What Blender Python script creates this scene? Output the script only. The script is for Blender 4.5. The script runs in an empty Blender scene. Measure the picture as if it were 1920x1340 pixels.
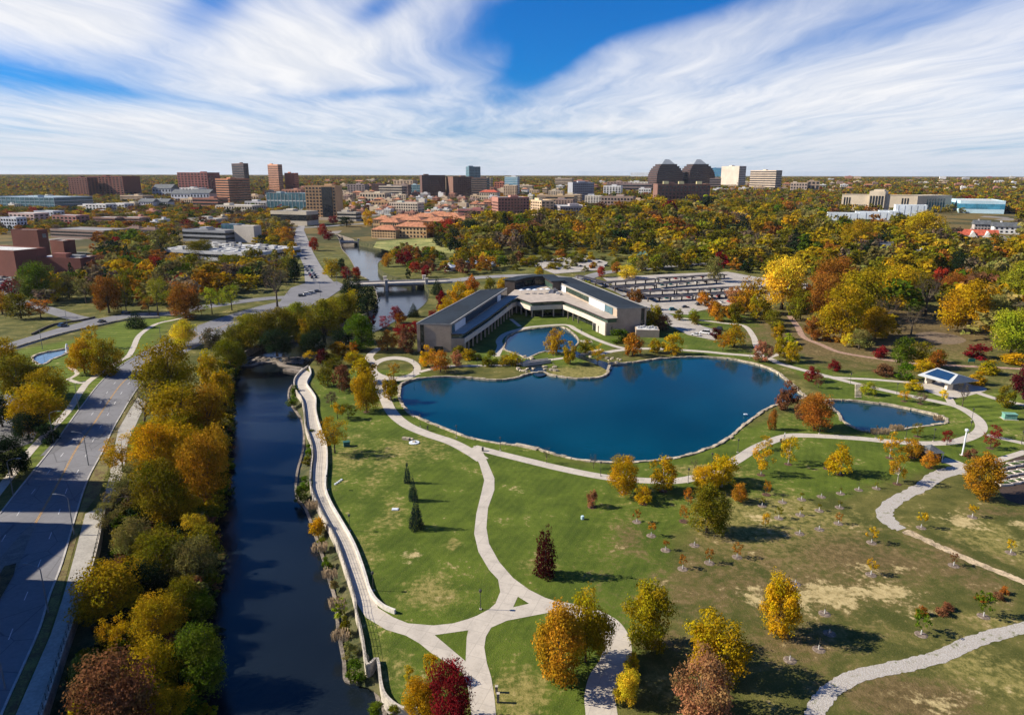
import bpy, math, random
import numpy as np
from mathutils import Vector, Matrix
from mathutils.geometry import delaunay_2d_cdt
S = bpy.context.scene; COL = S.collection
R = math.radians
# ------------------------------------------------------------------ camera
F = 1300.0; PITCH = R(14.74); ROLL = R(0.14); CZ = 75.0
cam_d = bpy.data.cameras.new('camera'); cam = bpy.data.objects.new('camera', cam_d); COL.objects.link(cam)
cam_d.sensor_width = 36; cam_d.lens = 36*F/1920; cam_d.clip_start = 1; cam_d.clip_end = 40000
cam.matrix_world = Matrix.Translation((0, 0, CZ)) @ Matrix.Rotation(math.pi/2-PITCH, 4, 'X') @ Matrix.Rotation(ROLL, 4, 'Z')
S.camera = cam
S.view_settings.view_transform = 'Standard'; S.view_settings.look = 'None'; S.view_settings.gamma = 1
S.view_settings.exposure = 0.85
# ------------------------------------------------------------------ sun and sky
SUN_EL = R(33); SUN_AZ = R(3)          # the sun stands to the left (-x), slightly beyond the scene (+y)
sx, sy, sz = -math.cos(SUN_EL)*math.cos(SUN_AZ), math.cos(SUN_EL)*math.sin(SUN_AZ), math.sin(SUN_EL)
sl = bpy.data.lights.new('sun', 'SUN'); sl.energy = 5.0; sl.angle = R(0.5); sl.color = (1, .90, .74)
so = bpy.data.objects.new('sun', sl); COL.objects.link(so)
so.rotation_euler = Vector((sx, sy, sz)).to_track_quat('Z', 'Y').to_euler(); so.location = (-200, 100, 300)
W = bpy.data.worlds.new('World'); S.world = W; W.use_nodes = True
nt = W.node_tree; nt.nodes.clear()
class NG:
    """small helper for writing node graphs"""
    def __init__(s, nt): s.nt = nt
    def n(s, t, **kw):
        o = s.nt.nodes.new(t)
        for k, v in kw.items():
            if k == 'i':
                for a, b in v.items():
                    if isinstance(b, bpy.types.NodeSocket): s.nt.links.new(b, o.inputs[a])
                    else: o.inputs[a].default_value = b
            else: setattr(o, k, v)
        return o
    def m(s, op, a, b=0, c=0, clamp=False):
        o = s.n('ShaderNodeMath', operation=op, use_clamp=clamp)
        for k, v in enumerate((a, b, c)):
            if isinstance(v, bpy.types.NodeSocket): s.nt.links.new(v, o.inputs[k])
            else: o.inputs[k].default_value = v
        return o.outputs[0]
    def mix(s, f, a, b, bt='MIX'):
        o = s.n('ShaderNodeMix', data_type='RGBA', blend_type=bt)
        for k, v in ((0, f), (6, a), (7, b)):
            if isinstance(v, bpy.types.NodeSocket): s.nt.links.new(v, o.inputs[k])
            else: o.inputs[k].default_value = (v if k == 0 else tuple(v)[:3]+(1,))
        return o.outputs[2]
    def sm(s, v, a, b, x=0, y=1):
        o = s.n('ShaderNodeMapRange', interpolation_type='SMOOTHSTEP')
        for k, q in enumerate((v, a, b, x, y)):
            if isinstance(q, bpy.types.NodeSocket): s.nt.links.new(q, o.inputs[k])
            else: o.inputs[k].default_value = q
        return o.outputs[0]
    def noise(s, vec, sc, det=4, rough=.5, dist=0):
        o = s.n('ShaderNodeTexNoise', i={'Scale': sc, 'Detail': det, 'Roughness': rough, 'Distortion': dist})
        s.nt.links.new(vec, o.inputs['Vector']); return o.outputs[0]
g = NG(nt)
sky = g.n('ShaderNodeTexSky', sky_type='NISHITA', sun_disc=False, sun_elevation=SUN_EL, sun_rotation=math.atan2(sx, sy), air_density=1.0, dust_density=0.3, ozone_density=2.0)
tc = g.n('ShaderNodeTexCoord').outputs['Generated']
sep = g.n('ShaderNodeSeparateXYZ', i={0: tc})
X, Y, Z = sep.outputs
zz = g.m('MAXIMUM', Z, 0.004)
# cirrus sheet far above: direction projected to a flat layer
zp = g.m('ADD', zz, 0.035)
U = g.m('DIVIDE', X, zp); V = g.m('DIVIDE', Y, zp)
sky_c = g.mix(1.0, sky.outputs[0], (.07, .50, 1.12), 'MULTIPLY')
#CLOUDS#
uv = g.n('ShaderNodeCombineXYZ', i={0: U, 1: V, 2: 0.0}).outputs[0]
def rotmap(vec, ang, sc, loc=(0, 0, 0)):
    mp = g.n('ShaderNodeMapping', i={'Rotation': (0, 0, ang), 'Scale': sc, 'Location': loc}); nt.links.new(vec, mp.inputs[0]); return mp.outputs[0]
warp = g.n('ShaderNodeTexNoise', i={'Vector': uv, 'Scale': .35, 'Detail': 3.0})
wv = g.n('ShaderNodeVectorMath', operation='MULTIPLY_ADD', i={0: warp.outputs['Color'], 1: (1.6, 1.6, 0), 2: uv}).outputs[0]
n1 = g.noise(rotmap(wv, R(38), (.46, .15, 1)), 1.0, 7, .56, .15)
n2 = g.noise(rotmap(wv, R(30), (1.5, .22, 1), (3, 1, 0)), 2.2, 8, .62, .15)
n3 = g.noise(uv, .28, 3, .5)
# the clear wedge of blue that opens above the middle of the view
elev = g.m('ARCSINE', Z); az = g.m('ARCTAN2', X, Y)
def blob(a0, e0, sa, se, tilt=0.0):
    da = g.m('SUBTRACT', az, a0); de = g.m('SUBTRACT', elev, e0)
    d2 = g.m('ADD', g.m('MULTIPLY', da, math.cos(tilt)), g.m('MULTIPLY', de, math.sin(tilt)))
    e2 = g.m('SUBTRACT', g.m('MULTIPLY', de, math.cos(tilt)), g.m('MULTIPLY', da, math.sin(tilt)))
    q = g.m('ADD', g.m('POWER', g.m('ABSOLUTE', g.m('DIVIDE', d2, sa)), 2), g.m('POWER', g.m('ABSOLUTE', g.m('DIVIDE', e2, se)), 2))
    return g.m('EXPONENT', g.m('MULTIPLY', q, -1.0))
def addb(acc, amt, *a): v = g.m('MULTIPLY', blob(*a), amt); return v if acc is None else g.m('ADD', acc, v)
hole = None
for amt, a0, e0, sa, se, ti in [(.80, 6, 12.2, 8.5, 2.5, 12), (.50, 3, 9.0, 5, 1.5, 36), (.50, 15, 13.2, 9, 1.5, 6), (.34, -21, 12.3, 4.5, 1.8, 40), (.30, -10, 11.8, 3, 1.0, 30), (.22, -11, 6.0, 5, .45, 5), (.2, 5, 3.0, 6, .3, 0), (.15, -35, 6.0, 10, 1.1, -6), (.18, -24, 4.9, 9, .8, -8), (.34, -37, 12.0, 6, 1.2, 5), (.16, 28, 10.5, 12, 1.4, 18), (-.22, -14, 9.0, 12, 2.6, 18), (-.25, 26, 6.5, 16, 2.2, 10), (-.2, -33, 9.5, 8, 1.6, 0)]:
    hole = addb(hole, amt, R(a0), R(e0), R(sa), R(se), R(ti))
hole = g.m('ADD', hole, g.sm(elev, R(13.5), R(22), 0, .75))
cov = g.m('ADD', g.m('MULTIPLY', n1, .76), g.m('ADD', g.m('MULTIPLY', n2, .25), g.m('MULTIPLY', n3, .36)))
cov = g.m('SUBTRACT', cov, hole)
cov = g.m('ADD', cov, g.sm(elev, R(0), R(6), .20, 0))
cl = g.sm(cov, .30, .96, 0, .98)
ccol = g.mix(g.sm(n2, .3, .7), (.80, .83, .90), (.97, .97, .99))
ccol = g.mix(g.sm(elev, R(-1), R(5.5)), (.66, .72, .82), ccol)
bg1 = g.n('ShaderNodeBackground', i={'Color': sky_c, 'Strength': g.sm(elev, R(13), R(24), .060, .062)})
bg2 = g.n('ShaderNodeBackground', i={'Color': ccol, 'Strength': 0.55})
mx = g.n('ShaderNodeMixShader', i={0: cl, 1: bg1.outputs[0], 2: bg2.outputs[0]})
out = g.n('ShaderNodeOutputWorld', i={0: mx.outputs[0]})
# ------------------------------------------------------------------ picture <-> ground helpers (used to survey where things stand)
MW = cam.matrix_world.copy(); MI = MW.inverted(); RQ = MW.to_3x3()
def ray(px, py):
    return (RQ @ Vector(((px-960)/F, -(py-670)/F, -1)))
def proj(x, y, z):
    v = MI @ Vector((x, y, z))
    if v.z > -1: return (-9999, -9999, 1)
    return (960+F*v.x/-v.z, 670-F*v.y/-v.z, -v.z)
_yk = [0, 420, 700, 1000, 1500, 2500, 4000, 8000, 14000, 30000]; _hk = [0, 0, 9, 19, 29, 40, 49, 56, 62, 62]
def H(x, y):
    b = float(np.interp(y, _yk, _hk))
    if b <= 0: return 0.0
    s = min(1, max(0, (x+150)/200.0)); s = s*s*(3-2*s)
    far = min(1, max(0, (y-900)/1400.0))
    k = .25+.75*s; k = k+(1-k)*far
    return b*k
def at(px, py, z=None):
    """ground point seen at picture position px,py (z: fixed height)"""
    d = ray(px, py)
    if z is not None:
        t = (z-CZ)/d.z; return Vector((d.x*t, d.y*t, z))
    t = 60.0
    if d.z > -1e-4: t = 14000
    else:
        t1 = -CZ/d.z
        if d.y*t1 < 420: return Vector((d.x*t1, d.y*t1, 0))
        t = 300.0
        while t < 20000:
            if CZ+d.z*t <= H(d.x*t, d.y*t): break
            t *= 1.01
        lo, hi = t/1.01, t
        for _ in range(12):
            m = (lo+hi)/2
            if CZ+d.z*m <= H(d.x*m, d.y*m): hi = m
            else: lo = m
        t = hi
    return Vector((d.x*t, d.y*t, H(d.x*t, d.y*t)))
def top_z(p, py):
    """height (world z) of the point above p that is seen at picture row py"""
    lo, hi = -20, 400
    for _ in range(30):
        m = (lo+hi)/2
        if proj(p.x, p.y, m)[1] > py: lo = m
        else: hi = m
    return lo
def inpoly(x, y, P):
    c = False; n = len(P); j = n-1
    for i in range(n):
        if (P[i][1] > y) != (P[j][1] > y) and x < (P[j][0]-P[i][0])*(y-P[i][1])/(P[j][1]-P[i][1])+P[i][0]: c = not c
        j = i
    return c
def smooth(pts, closed=False, step=None, sub=6):
    """Catmull-Rom through the points"""
    P = [Vector(p) for p in pts]; n = len(P); o = []
    rng = range(n if closed else n-1)
    for i in rng:
        if closed: a, b, c, d = P[i-1], P[i], P[(i+1) % n], P[(i+2) % n]
        else: a, b, c, d = P[max(0, i-1)], P[i], P[i+1], P[min(n-1, i+2)]
        for k in range(sub):
            t = k/sub
            o.append(.5*((2*b)+(c-a)*t+(2*a-5*b+4*c-d)*t*t+(3*b-a-3*c+d)*t**3))
    if not closed: o.append(P[-1])
    return o
# ------------------------------------------------------------------ materials
MATS = {}
def mat(name, col, rough=.85, var=.18, scale=.5, bump=0.0, col2=None, spec=.3, metal=0.0, objcol=False, fine=8.0):
    if name in MATS: return MATS[name]
    m = bpy.data.materials.new(name); m.use_nodes = True; MATS[name] = m
    nt = m.node_tree; nt.nodes.clear(); g = NG(nt)
    pos = g.n('ShaderNodeTexCoord').outputs['Object']
    geo = g.n('ShaderNodeNewGeometry').outputs['Position']
    n = g.noise(geo, scale, 5, .6); nf = g.noise(geo, scale*fine, 3, .6)
    f = g.m('ADD', g.m('MULTIPLY', n, .6), g.m('MULTIPLY', nf, .4))
    c2 = col2 or tuple(max(0, c*(1-var*1.6)) for c in col); c1 = tuple(min(1, c*(1+var)) for c in col)
    base = g.mix(g.sm(f, .36, .64), c2, c1)
    if objcol:
        oi = g.n('ShaderNodeObjectInfo'); base = g.mix(1.0, base, oi.outputs['Color'], 'MULTIPLY')
    b = g.n('ShaderNodeBsdfPrincipled', i={'Base Color': base, 'Roughness': rough, 'Metallic': metal, 'Specular IOR Level': spec})
    if bump:
        bp = g.n('ShaderNodeBump', i={'Strength': .6, 'Distance': bump, 'Height': f}); nt.links.new(bp.outputs[0], b.inputs['Normal'])
    g.n('ShaderNodeOutputMaterial', i={0: b.outputs[0]})
    return m
def srgb(r, g_, b):
    f = lambda c: (c/255/12.92 if c/255 <= .04045 else ((c/255+.055)/1.055)**2.4)
    return (f(r), f(g_), f(b))
# ------------------------------------------------------------------ mesh builder
class MB:
    def __init__(s): s.v = []; s.f = []
    def add(s, vs, fs):
        o = len(s.v); s.v += [tuple(v) for v in vs]; s.f += [tuple(i+o for i in f) for f in fs]; return s
    def box(s, x0, x1, y0, y1, z0, z1, M=None):
        vs = [(x, y, z) for z in (z0, z1) for x, y in ((x0, y0), (x1, y0), (x1, y1), (x0, y1))]
        if M is not None: vs = [M @ Vector(v) for v in vs]
        return s.add(vs, [(0, 3, 2, 1), (4, 5, 6, 7), (0, 1, 5, 4), (1, 2, 6, 5), (2, 3, 7, 6), (3, 0, 4, 7)])
    def prism(s, P, z0, z1):
        n = len(P); vs = [(p[0], p[1], z0) for p in P]+[(p[0], p[1], z1) for p in P]
        a = sum(P[i-1][0]*P[i][1]-P[i][0]*P[i-1][1] for i in range(n))
        fs = [tuple(range(n))[::-1], tuple(range(n, 2*n))]+[(i, (i+1) % n, n+(i+1) % n, n+i) for i in range(n)]
        if a < 0: fs = [f[::-1] for f in fs]
        return s.add(vs, fs)
    def tube(s, P, rad, n=6, cap=True):
        P = [Vector(p) for p in P]
        if not hasattr(rad, '__len__'): rad = [rad]*len(P)
        vs = []
        for i, p in enumerate(P):
            d = (P[min(i+1, len(P)-1)]-P[max(i-1, 0)]).normalized()
            a = d.cross(Vector((0, 0, 1)) if abs(d.z) < .9 else Vector((1, 0, 0))).normalized(); b = d.cross(a)
            for k in range(n):
                t = 2*math.pi*k/n; vs.append(p+(a*math.cos(t)+b*math.sin(t))*rad[i])
        fs = [(i*n+k, i*n+(k+1) % n, (i+1)*n+(k+1) % n, (i+1)*n+k) for i in range(len(P)-1) for k in range(n)]
        if cap: fs += [tuple(range(n))[::-1], tuple(range((len(P)-1)*n, len(P)*n))]
        return s.add(vs, fs)
    def quad(s, *v): return s.add(v, [tuple(range(len(v)))])
    def mesh(s, name, m=None, sm=False):
        me = bpy.data.meshes.new(name); me.from_pydata(s.v, [], s.f); me.update()
        if m: me.materials.append(m)
        if sm: me.polygons.foreach_set('use_smooth', [True]*len(me.polygons))
        return me
    def build(s, name, m, parent=None, sm=False, loc=None):
        o = bpy.data.objects.new(name, s.mesh(name, m, sm)); COL.objects.link(o)
        if loc is not None: o.location = loc
        if parent is not None: o.parent = parent
        return o
def tag(o, label=None, cat=None, group=None, kind=None):
    if label: o['label'] = label
    if cat: o['category'] = cat
    if group: o['group'] = group
    if kind: o['kind'] = kind
    return o
def empty(name, loc, rz=0, label=None, cat=None, group=None):
    o = bpy.data.objects.new(name, None); COL.objects.link(o); o.location = loc; o.rotation_euler = (0, 0, rz); o.empty_display_size = .5
    return tag(o, label, cat, group)
def inst(src, parent, name=None):
    c = src.copy(); COL.objects.link(c); c.parent = parent
    return c
def ring(P, z0, z1, w, closed=False):
    """wall of width w along polyline P"""
    m = MB(); L, Rr = offset(P, w/2, closed)
    n = len(P)
    vs = []
    for i in range(n): vs += [(L[i][0], L[i][1], z0), (L[i][0], L[i][1], z1), (Rr[i][0], Rr[i][1], z1), (Rr[i][0], Rr[i][1], z0)]
    fs = []
    for i in range(n if closed else n-1):
        a = i*4; b = ((i+1) % n)*4
        for k in range(4): fs.append((a+k, a+(k+1) % 4, b+(k+1) % 4, b+k))
    if not closed: fs += [(0, 1, 2, 3), ((n-1)*4+3, (n-1)*4+2, (n-1)*4+1, (n-1)*4)]
    m.add(vs, fs); return m
def offset(P, d, closed=False):
    n = len(P); L = []; Q = []
    for i in range(n):
        a = P[i-1] if (closed or i > 0) else P[i]; b = P[(i+1) % n] if (closed or i < n-1) else P[i]
        t = Vector((b[0]-a[0], b[1]-a[1])); t = t.normalized() if t.length > 1e-9 else Vector((1, 0))
        nrm = Vector((-t.y, t.x)); dd = d[i] if hasattr(d, '__len__') else d
        L.append((P[i][0]+nrm.x*dd, P[i][1]+nrm.y*dd)); Q.append((P[i][0]-nrm.x*dd, P[i][1]-nrm.y*dd))
    return L, Q
# ================================================================== OUTLINES (surveyed in picture positions, built in metres)
def line(px, z=0.0, sub=6, closed=False): return smooth([at(x, y, z) for x, y in px], closed, sub=sub)
LAKE_PX = [(748,733),(755,720),(778,712),(821,708),(870,709),(931,714),(965,710),(988,703),(1004,700),(1022,700),(1034,705),(1083,711),(1121,709),(1139,701),(1141,690),(1150,684),(1185,681),(1235,674),(1286,671),(1330,671),(1382,676),(1425,686),(1455,698),(1480,718),(1500,737),(1510,746),(1490,752),(1460,760),(1432,772),(1398,797),(1360,828),(1311,849),(1260,862),(1197,868),(1146,870),(1095,866),(1050,857),(1015,847),(1003,842),(930,833),(880,823),(833,806),(795,790),(767,776),(751,754)]
POND_PX = [(1548,753),(1570,752),(1601,753),(1664,760),(1720,771),(1757,780),(1775,788),(1767,797),(1726,802),(1695,807),(1655,812),(1620,811),(1601,804),(1580,792),(1572,778),(1558,767)]
COURT_PX = [(950,634),(960,627),(972,622),(1005,617),(1035,614),(1057,615),(1072,624),(1085,640),(1075,655),(1060,662),(1035,661),(1015,662),(1000,668),(985,673),(975,668),(958,662),(945,656),(947,645)]
FOUNT_PX = [(60,672),(78,663),(105,658),(125,655),(130,662),(112,670),(96,676),(85,684),(72,684)]
wall_line = [(578,688),(562,700),(552,714),(554,732),(566,750),(570,770),(573,800),(583,830),(586,855),(583,880),(583,915),(597,952),(614,985),(632,1022),(645,1060),(658,1100),(666,1131),(668,1150),(673,1168),(681,1206),(686,1243),(693,1250),(708,1240),(714,1280),(720,1303),(735,1321),(757,1333),(790,1338),(840,1480)]
edge_east = [(580,693),(548,722),(541,738),(543,754),(555,772),(566,790),(570,820),(567,850),(557,888),(556,930),(574,957),(590,1000),(607,1050),(618,1090),(630,1130),(634,1180),(645,1240),(650,1277),(688,1279),(700,1287),(706,1300),(712,1322),(722,1340),(735,1480)]
up_right = [(665,459),(700,467),(735,476),(742,484),(716,497),(709,506),(714,516),(735,527),(765,533),(796,543),(804,556),(800,574),(780,592),(745,610),(715,626),(685,642),(640,657),(600,672)]
up_left = [(628,447),(636,458),(641,475),(652,488),(660,500),(672,522),(690,533),(702,548),(708,572),(694,594),(640,613),(560,638),(490,654)]
left_wall = [(452,664),(425,684),(408,720),(385,800),(300,890),(222,925),(196,960),(184,1020),(168,1079),(122,1210),(80,1340),(30,1480)]
edge_west = [(445,678),(430,720),(424,800),(418,900),(410,1000),(395,1100),(388,1200),(385,1340),(380,1480)]
WZ = -2.6
WALL = line(wall_line, 0, 3); EE = line(edge_east, WZ, 4); UR = line(up_right, WZ, 3); UL = line(up_left, WZ, 3); LW = line(left_wall, 0, 3); EW = line(edge_west, WZ, 4)
xy = lambda P: [(p.x, p.y) for p in P]
def clean(P, d=.35):
    o = []
    for p in P:
        if not o or (abs(p[0]-o[-1][0])+abs(p[1]-o[-1][1])) > d: o.append(p)
    if abs(o[0][0]-o[-1][0])+abs(o[0][1]-o[-1][1]) < d: o.pop()
    return o
CREEK = clean(xy(UR[:1])+xy(UR)+xy(WALL)+xy(LW[::-1])+xy(UL[::-1]))
LAKE = clean(xy(line(LAKE_PX, -.4, 4, True))); POND = clean(xy(line(POND_PX, -.4, 4, True))); COURT = clean(xy(line(COURT_PX, -.3, 4, True))); FOUNT = clean(xy(line(FOUNT_PX, -.3, 3, True)))
HOLES = [CREEK, LAKE, POND, COURT, FOUNT]
# ------------------------------------------------------------------ ground materials
def blobs_field():
    """patches of dry, worn and leaf-littered turf: (x, y, rx, ry, kind, amount) in picture positions"""
    return [
     (770,1040,16,11,'bare',.9),(742,965,22,30,'dry',.9),(700,900,25,60,'dry',.6),(660,840,60,60,'dry',.55),(720,950,40,100,'dry',.5),(850,1020,20,14,'dry',1.0),(810,1110,70,40,'dry',.7),(880,1020,18,12,'dry',.5),
     (1200,960,80,60,'dry',.5),(1190,1010,40,40,'brown',.5),(1400,980,180,90,'dry',.4),(1450,1090,350,90,'brown',.45),(1600,1040,180,60,'brown',.55),(1560,1115,40,20,'bare',.95),(1660,1110,60,14,'bare',.7),(1620,1070,40,9,'bare',.55),(1682,1068,16,6,'bare',.6),
     (1690,1150,80,12,'bare',.5),(1500,1125,16,26,'bare',.85),(1410,1122,22,18,'bare',.8),(1280,1130,70,40,'brown',.4),(1640,1050,120,40,'brown',.6),(1430,978,40,18,'bare',.4),(1603,993,22,9,'bare',.35),
     (1805,978,30,14,'bare',.8),(1910,980,25,12,'bare',.6),(1850,1000,80,50,'dry',.6),(1880,960,60,12,'brown',.6),(1800,1060,100,60,'brown',.5),(1850,1165,40,14,'dry',.8),(1700,1310,130,50,'brown',.7),(1860,1260,90,50,'dry',.5),(1760,1325,30,14,'bare',.6),(1870,1300,40,14,'bare',.35),
     (970,1290,70,60,'dry',.75),(1250,1300,80,50,'dry',.5),(1550,1290,60,40,'brown',.4),(1480,1200,120,60,'brown',.5),(730,1240,60,60,'dry',.6),(1000,1060,60,18,'dry',.5),(920,900,20,16,'dry',.3),(970,915,9,5,'bare',.5),(942,910,7,4,'bare',.4),(992,922,6,3,'bare',.4),
     (930,720,120,10,'dry',.4),(1080,700,80,14,'dry',.5),(1500,790,60,25,'dry',.3),(1300,880,120,12,'dry',.8),(700,760,80,60,'dry',.4),(780,835,90,28,'dry',.5),
     (1560,640,200,40,'brown',.7),(1700,610,200,40,'brown',.8),(1480,600,60,20,'brown',.5),(1700,660,150,16,'dry',.6),(1720,640,90,20,'brown',.6),(1230,1200,60,20,'brown',.7),(1120,960,9,6,'brown',.4)]
BL = []
for (bx, by, rx, ry, k, a) in blobs_field():
    c = at(bx, by, 0); e = at(bx+rx, by, 0); f = at(bx, by-ry, 0)
    BL.append((c.x, c.y, max(1, abs(e.x-c.x)), max(1, abs(f.y-c.y)), k, a))
LAWN_PX = [(585,700),(690,690),(800,700),(900,760),(1100,880),(1400,800),(1500,770),(1560,745),(1480,690),(1300,668),(1200,640),(1250,580),(1400,590),(1440,620),(1540,690),(1640,700),(1720,735),(1830,740),(1920,720),(1920,860),(1760,880),(1650,905),(1560,940),(1400,930),(1350,960),(1250,1000),(1270,1100),(1200,1180),(1160,1340),(900,1480),(700,1400),(690,1150),(600,950),(590,800)]
LAWN2_PX = [(0,660),(130,640),(250,590),(330,585),(300,640),(235,680),(100,840),(0,960)]
LAWN3_PX = [(560,590),(300,580),(430,560),(500,560)]
LAWN4 = [tuple(at(x, y, 0))[:2] for x, y in [(880,640),(930,590),(985,578),(1060,578),(1130,600),(1165,635),(1140,655),(1085,690),(1000,690),(880,680)]]
LAWN = [tuple(at(x, y, 0))[:2] for x, y in LAWN_PX]; LAWN2 = [tuple(at(x, y, 0))[:2] for x, y in LAWN2_PX]
def ground_attr(x, y, rn):
    d = {'bare': 0, 'dry': 0, 'brown': 0}
    for (cx, cy, rx, ry, k, a) in BL:
        q = ((x-cx)/rx)**2+((y-cy)/ry)**2
        if q < 4: d[k] = max(d[k], a*math.exp(-q*.9))
    lawn = sum(1 for dx, dy in ((0, 0), (7, 0), (-7, 0), (0, 7), (0, -7), (5, 5), (-5, -5)) if inpoly(x+dx, y+dy, LAWN) or inpoly(x+dx, y+dy, LAWN2) or inpoly(x+dx, y+dy, LAWN4))/7 if y < 420 else 0
    if y > 520: lawn = .35
    return d['bare'], d['dry'], d['brown'], lawn
def ground_mat():
    m = bpy.data.materials.new('turf'); m.use_nodes = True; nt = m.node_tree; nt.nodes.clear(); g = NG(nt)
    P = g.n('ShaderNodeNewGeometry').outputs['Position']
    A = g.n('ShaderNodeAttribute', attribute_name='ga'); a = g.n('ShaderNodeSeparateColor', i={0: A.outputs['Color']}).outputs
    L = g.n('ShaderNodeAttribute', attribute_name='gl').outputs['Fac']
    big = g.noise(P, .022, 4, .55); mid = g.noise(P, .11, 5, .65, .4); fin = g.noise(P, .7, 5, .7); tiny = g.noise(P, 3.5, 3, .7)
    green = g.mix(g.sm(mid, .3, .7), (.050, .079, .010), (.102, .142, .017))
    olive = g.mix(g.sm(mid, .35, .65), (.062, .070, .016), (.135, .125, .034))
    brown = g.mix(g.sm(fin, .35, .65), (.095, .06, .028), (.17, .12, .055))
    straw = g.mix(g.sm(fin, .3, .7), (.30, .235, .10), (.50, .40, .20))
    # mowing stripes on the kept lawn
    mp = g.n('ShaderNodeMapping', i={0: P, 'Rotation': (0, 0, R(25))}).outputs[0]
    wv = g.n('ShaderNodeTexWave', i={0: mp, 'Scale': .17, 'Distortion': 1.5, 'Detail': 1.0}).outputs['Fac']
    green = g.mix(g.m('MULTIPLY', g.sm(wv, .3, .7), .16), green, (.12, .165, .020))
    px_ = g.n('ShaderNodeSeparateXYZ', i={0: P}).outputs[0]
    w2 = g.n('ShaderNodeTexWave', i={0: g.n('ShaderNodeMapping', i={0: P, 'Rotation': (0, 0, R(78))}).outputs[0], 'Scale': .075, 'Distortion': .8, 'Detail': 1.0}).outputs['Fac']
    green = g.mix(g.m('MULTIPLY', g.m('MULTIPLY', g.sm(w2, .35, .65), g.m('ADD', g.sm(px_, 128, 145), g.sm(px_, -80, -92))), .75), green, (.13, .175, .022))
    jit = g.m('SUBTRACT', g.m('ADD', g.m('MULTIPLY', mid, .5), g.m('MULTIPLY', fin, .5)), .5)
    lw = g.sm(g.m('ADD', L, g.m('MULTIPLY', jit, 1.1)), .25, .75)
    c = g.mix(lw, olive, green)
    dry = g.sm(g.m('ADD', g.m('ADD', a[1], g.m('MULTIPLY', jit, 3.0)), g.m('SUBTRACT', g.m('MULTIPLY', g.m('SUBTRACT', big, .5), 1.6), g.m('MULTIPLY', L, .16))), .10, .62)
    c = g.mix(g.m('MULTIPLY', dry, .9), c, g.mix(g.sm(fin, .35, .65), (.12, .12, .028), (.30, .25, .085)))
    br = g.sm(g.m('ADD', a[2], g.m('MULTIPLY', jit, 2.6)), .15, .62)
    c = g.mix(g.m('MULTIPLY', br, .85), c, brown)
    ba = g.sm(g.m('ADD', a[0], g.m('MULTIPLY', jit, 3.2)), .24, .62)
    c = g.mix(ba, c, straw)
    c = g.mix(g.m('MULTIPLY', g.sm(tiny, .56, .68), .45), c, (.26, .2, .08)); c = g.mix(g.sm(fin, .28, .5, .35, 0), c, (.035, .05, .010))
    c = g.mix(g.sm(tiny, .2, .5, .45, 0), c, g.mix(.5, c, (.01, .02, .004)))
    # far away the ground between the trees is a patchwork of yards and leaf litter
    dist = g.n('ShaderNodeVectorMath', operation='LENGTH', i={0: P}).outputs['Value']
    vo = g.n('ShaderNodeTexVoronoi', i={0: P, 'Scale': .03, 'Randomness': 1.0}).outputs['Color']
    vs = g.n('ShaderNodeSeparateColor', i={0: vo}).outputs
    town = g.mix(g.sm(vs[0], .2, .8), (.06, .06, .025), (.15, .11, .04)); town = g.mix(g.sm(vs[1], .86, .95), town, (.22, .20, .18))
    c = g.mix(g.sm(dist, 620, 900), c, town)
    b = g.n('ShaderNodeBsdfPrincipled', i={'Base Color': c, 'Roughness': .95, 'Specular IOR Level': .1})
    bp = g.n('ShaderNodeBump', i={'Strength': .7, 'Distance': .22, 'Height': g.m('ADD', g.m('MULTIPLY', fin, .6), tiny)}); nt.links.new(bp.outputs[0], b.inputs['Normal'])
    g.n('ShaderNodeOutputMaterial', i={0: b.outputs[0]}); return m
M_TURF = ground_mat()
# ------------------------------------------------------------------ the ground: one triangulated sheet with the waters cut out
rnd = random.Random(5)
pts = []
def rectpts(x0, x1, y0, y1, st, skip=None):
    y = y0
    while y <= y1:
        x = x0
        while x <= x1:
            if not (skip and skip[0] < x < skip[1] and skip[2] < y < skip[3]): pts.append((x+rnd.uniform(-.2, .2)*st, y+rnd.uniform(-.2, .2)*st))
            x += st
        y += st
near = (-150, 330, 70, 440)
rectpts(near[0], near[1], near[2], near[3], 2.6)
rectpts(-700, 900, -60, 1200, 14, near)
rectpts(-3000, 3000, -300, 4000, 90, (-700, 900, -60, 1200))
rectpts(-14000, 14000, -600, 20000, 900, (-3000, 3000, -300, 4000))
allp = [p for p in pts if not any(inpoly(p[0], p[1], h) for h in HOLES)]
edges = []
for h in HOLES:
    o = len(allp); allp += h; edges += [(o+i, o+(i+1) % len(h)) for i in range(len(h))]
vs, es, fs, _, _, _ = delaunay_2d_cdt([Vector(p[:2]) for p in allp], edges, [], 0, 1e-4)
fs = [f for f in fs if not any(inpoly(sum(vs[i].x for i in f)/3, sum(vs[i].y for i in f)/3, h) for h in HOLES)]
me = bpy.data.meshes.new('ground'); me.from_pydata([(v.x, v.y, H(v.x, v.y)) for v in vs], [], fs); me.update()
ca = []; cl_ = []
for v in vs:
    b, d, w, l = ground_attr(v.x, v.y, rnd); ca += [b, d, w, 1]; cl_.append(l)
me.color_attributes.new('ga', 'FLOAT_COLOR', 'POINT'); me.color_attributes['ga'].data.foreach_set('color', ca)
me.attributes.new('gl', 'FLOAT', 'POINT'); me.attributes['gl'].data.foreach_set('value', cl_)
me.materials.append(M_TURF)
for p in me.polygons:
    if p.normal.z < 0: p.flip()
gr = bpy.data.objects.new('ground', me); COL.objects.link(gr); tag(gr, kind='structure')
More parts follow.
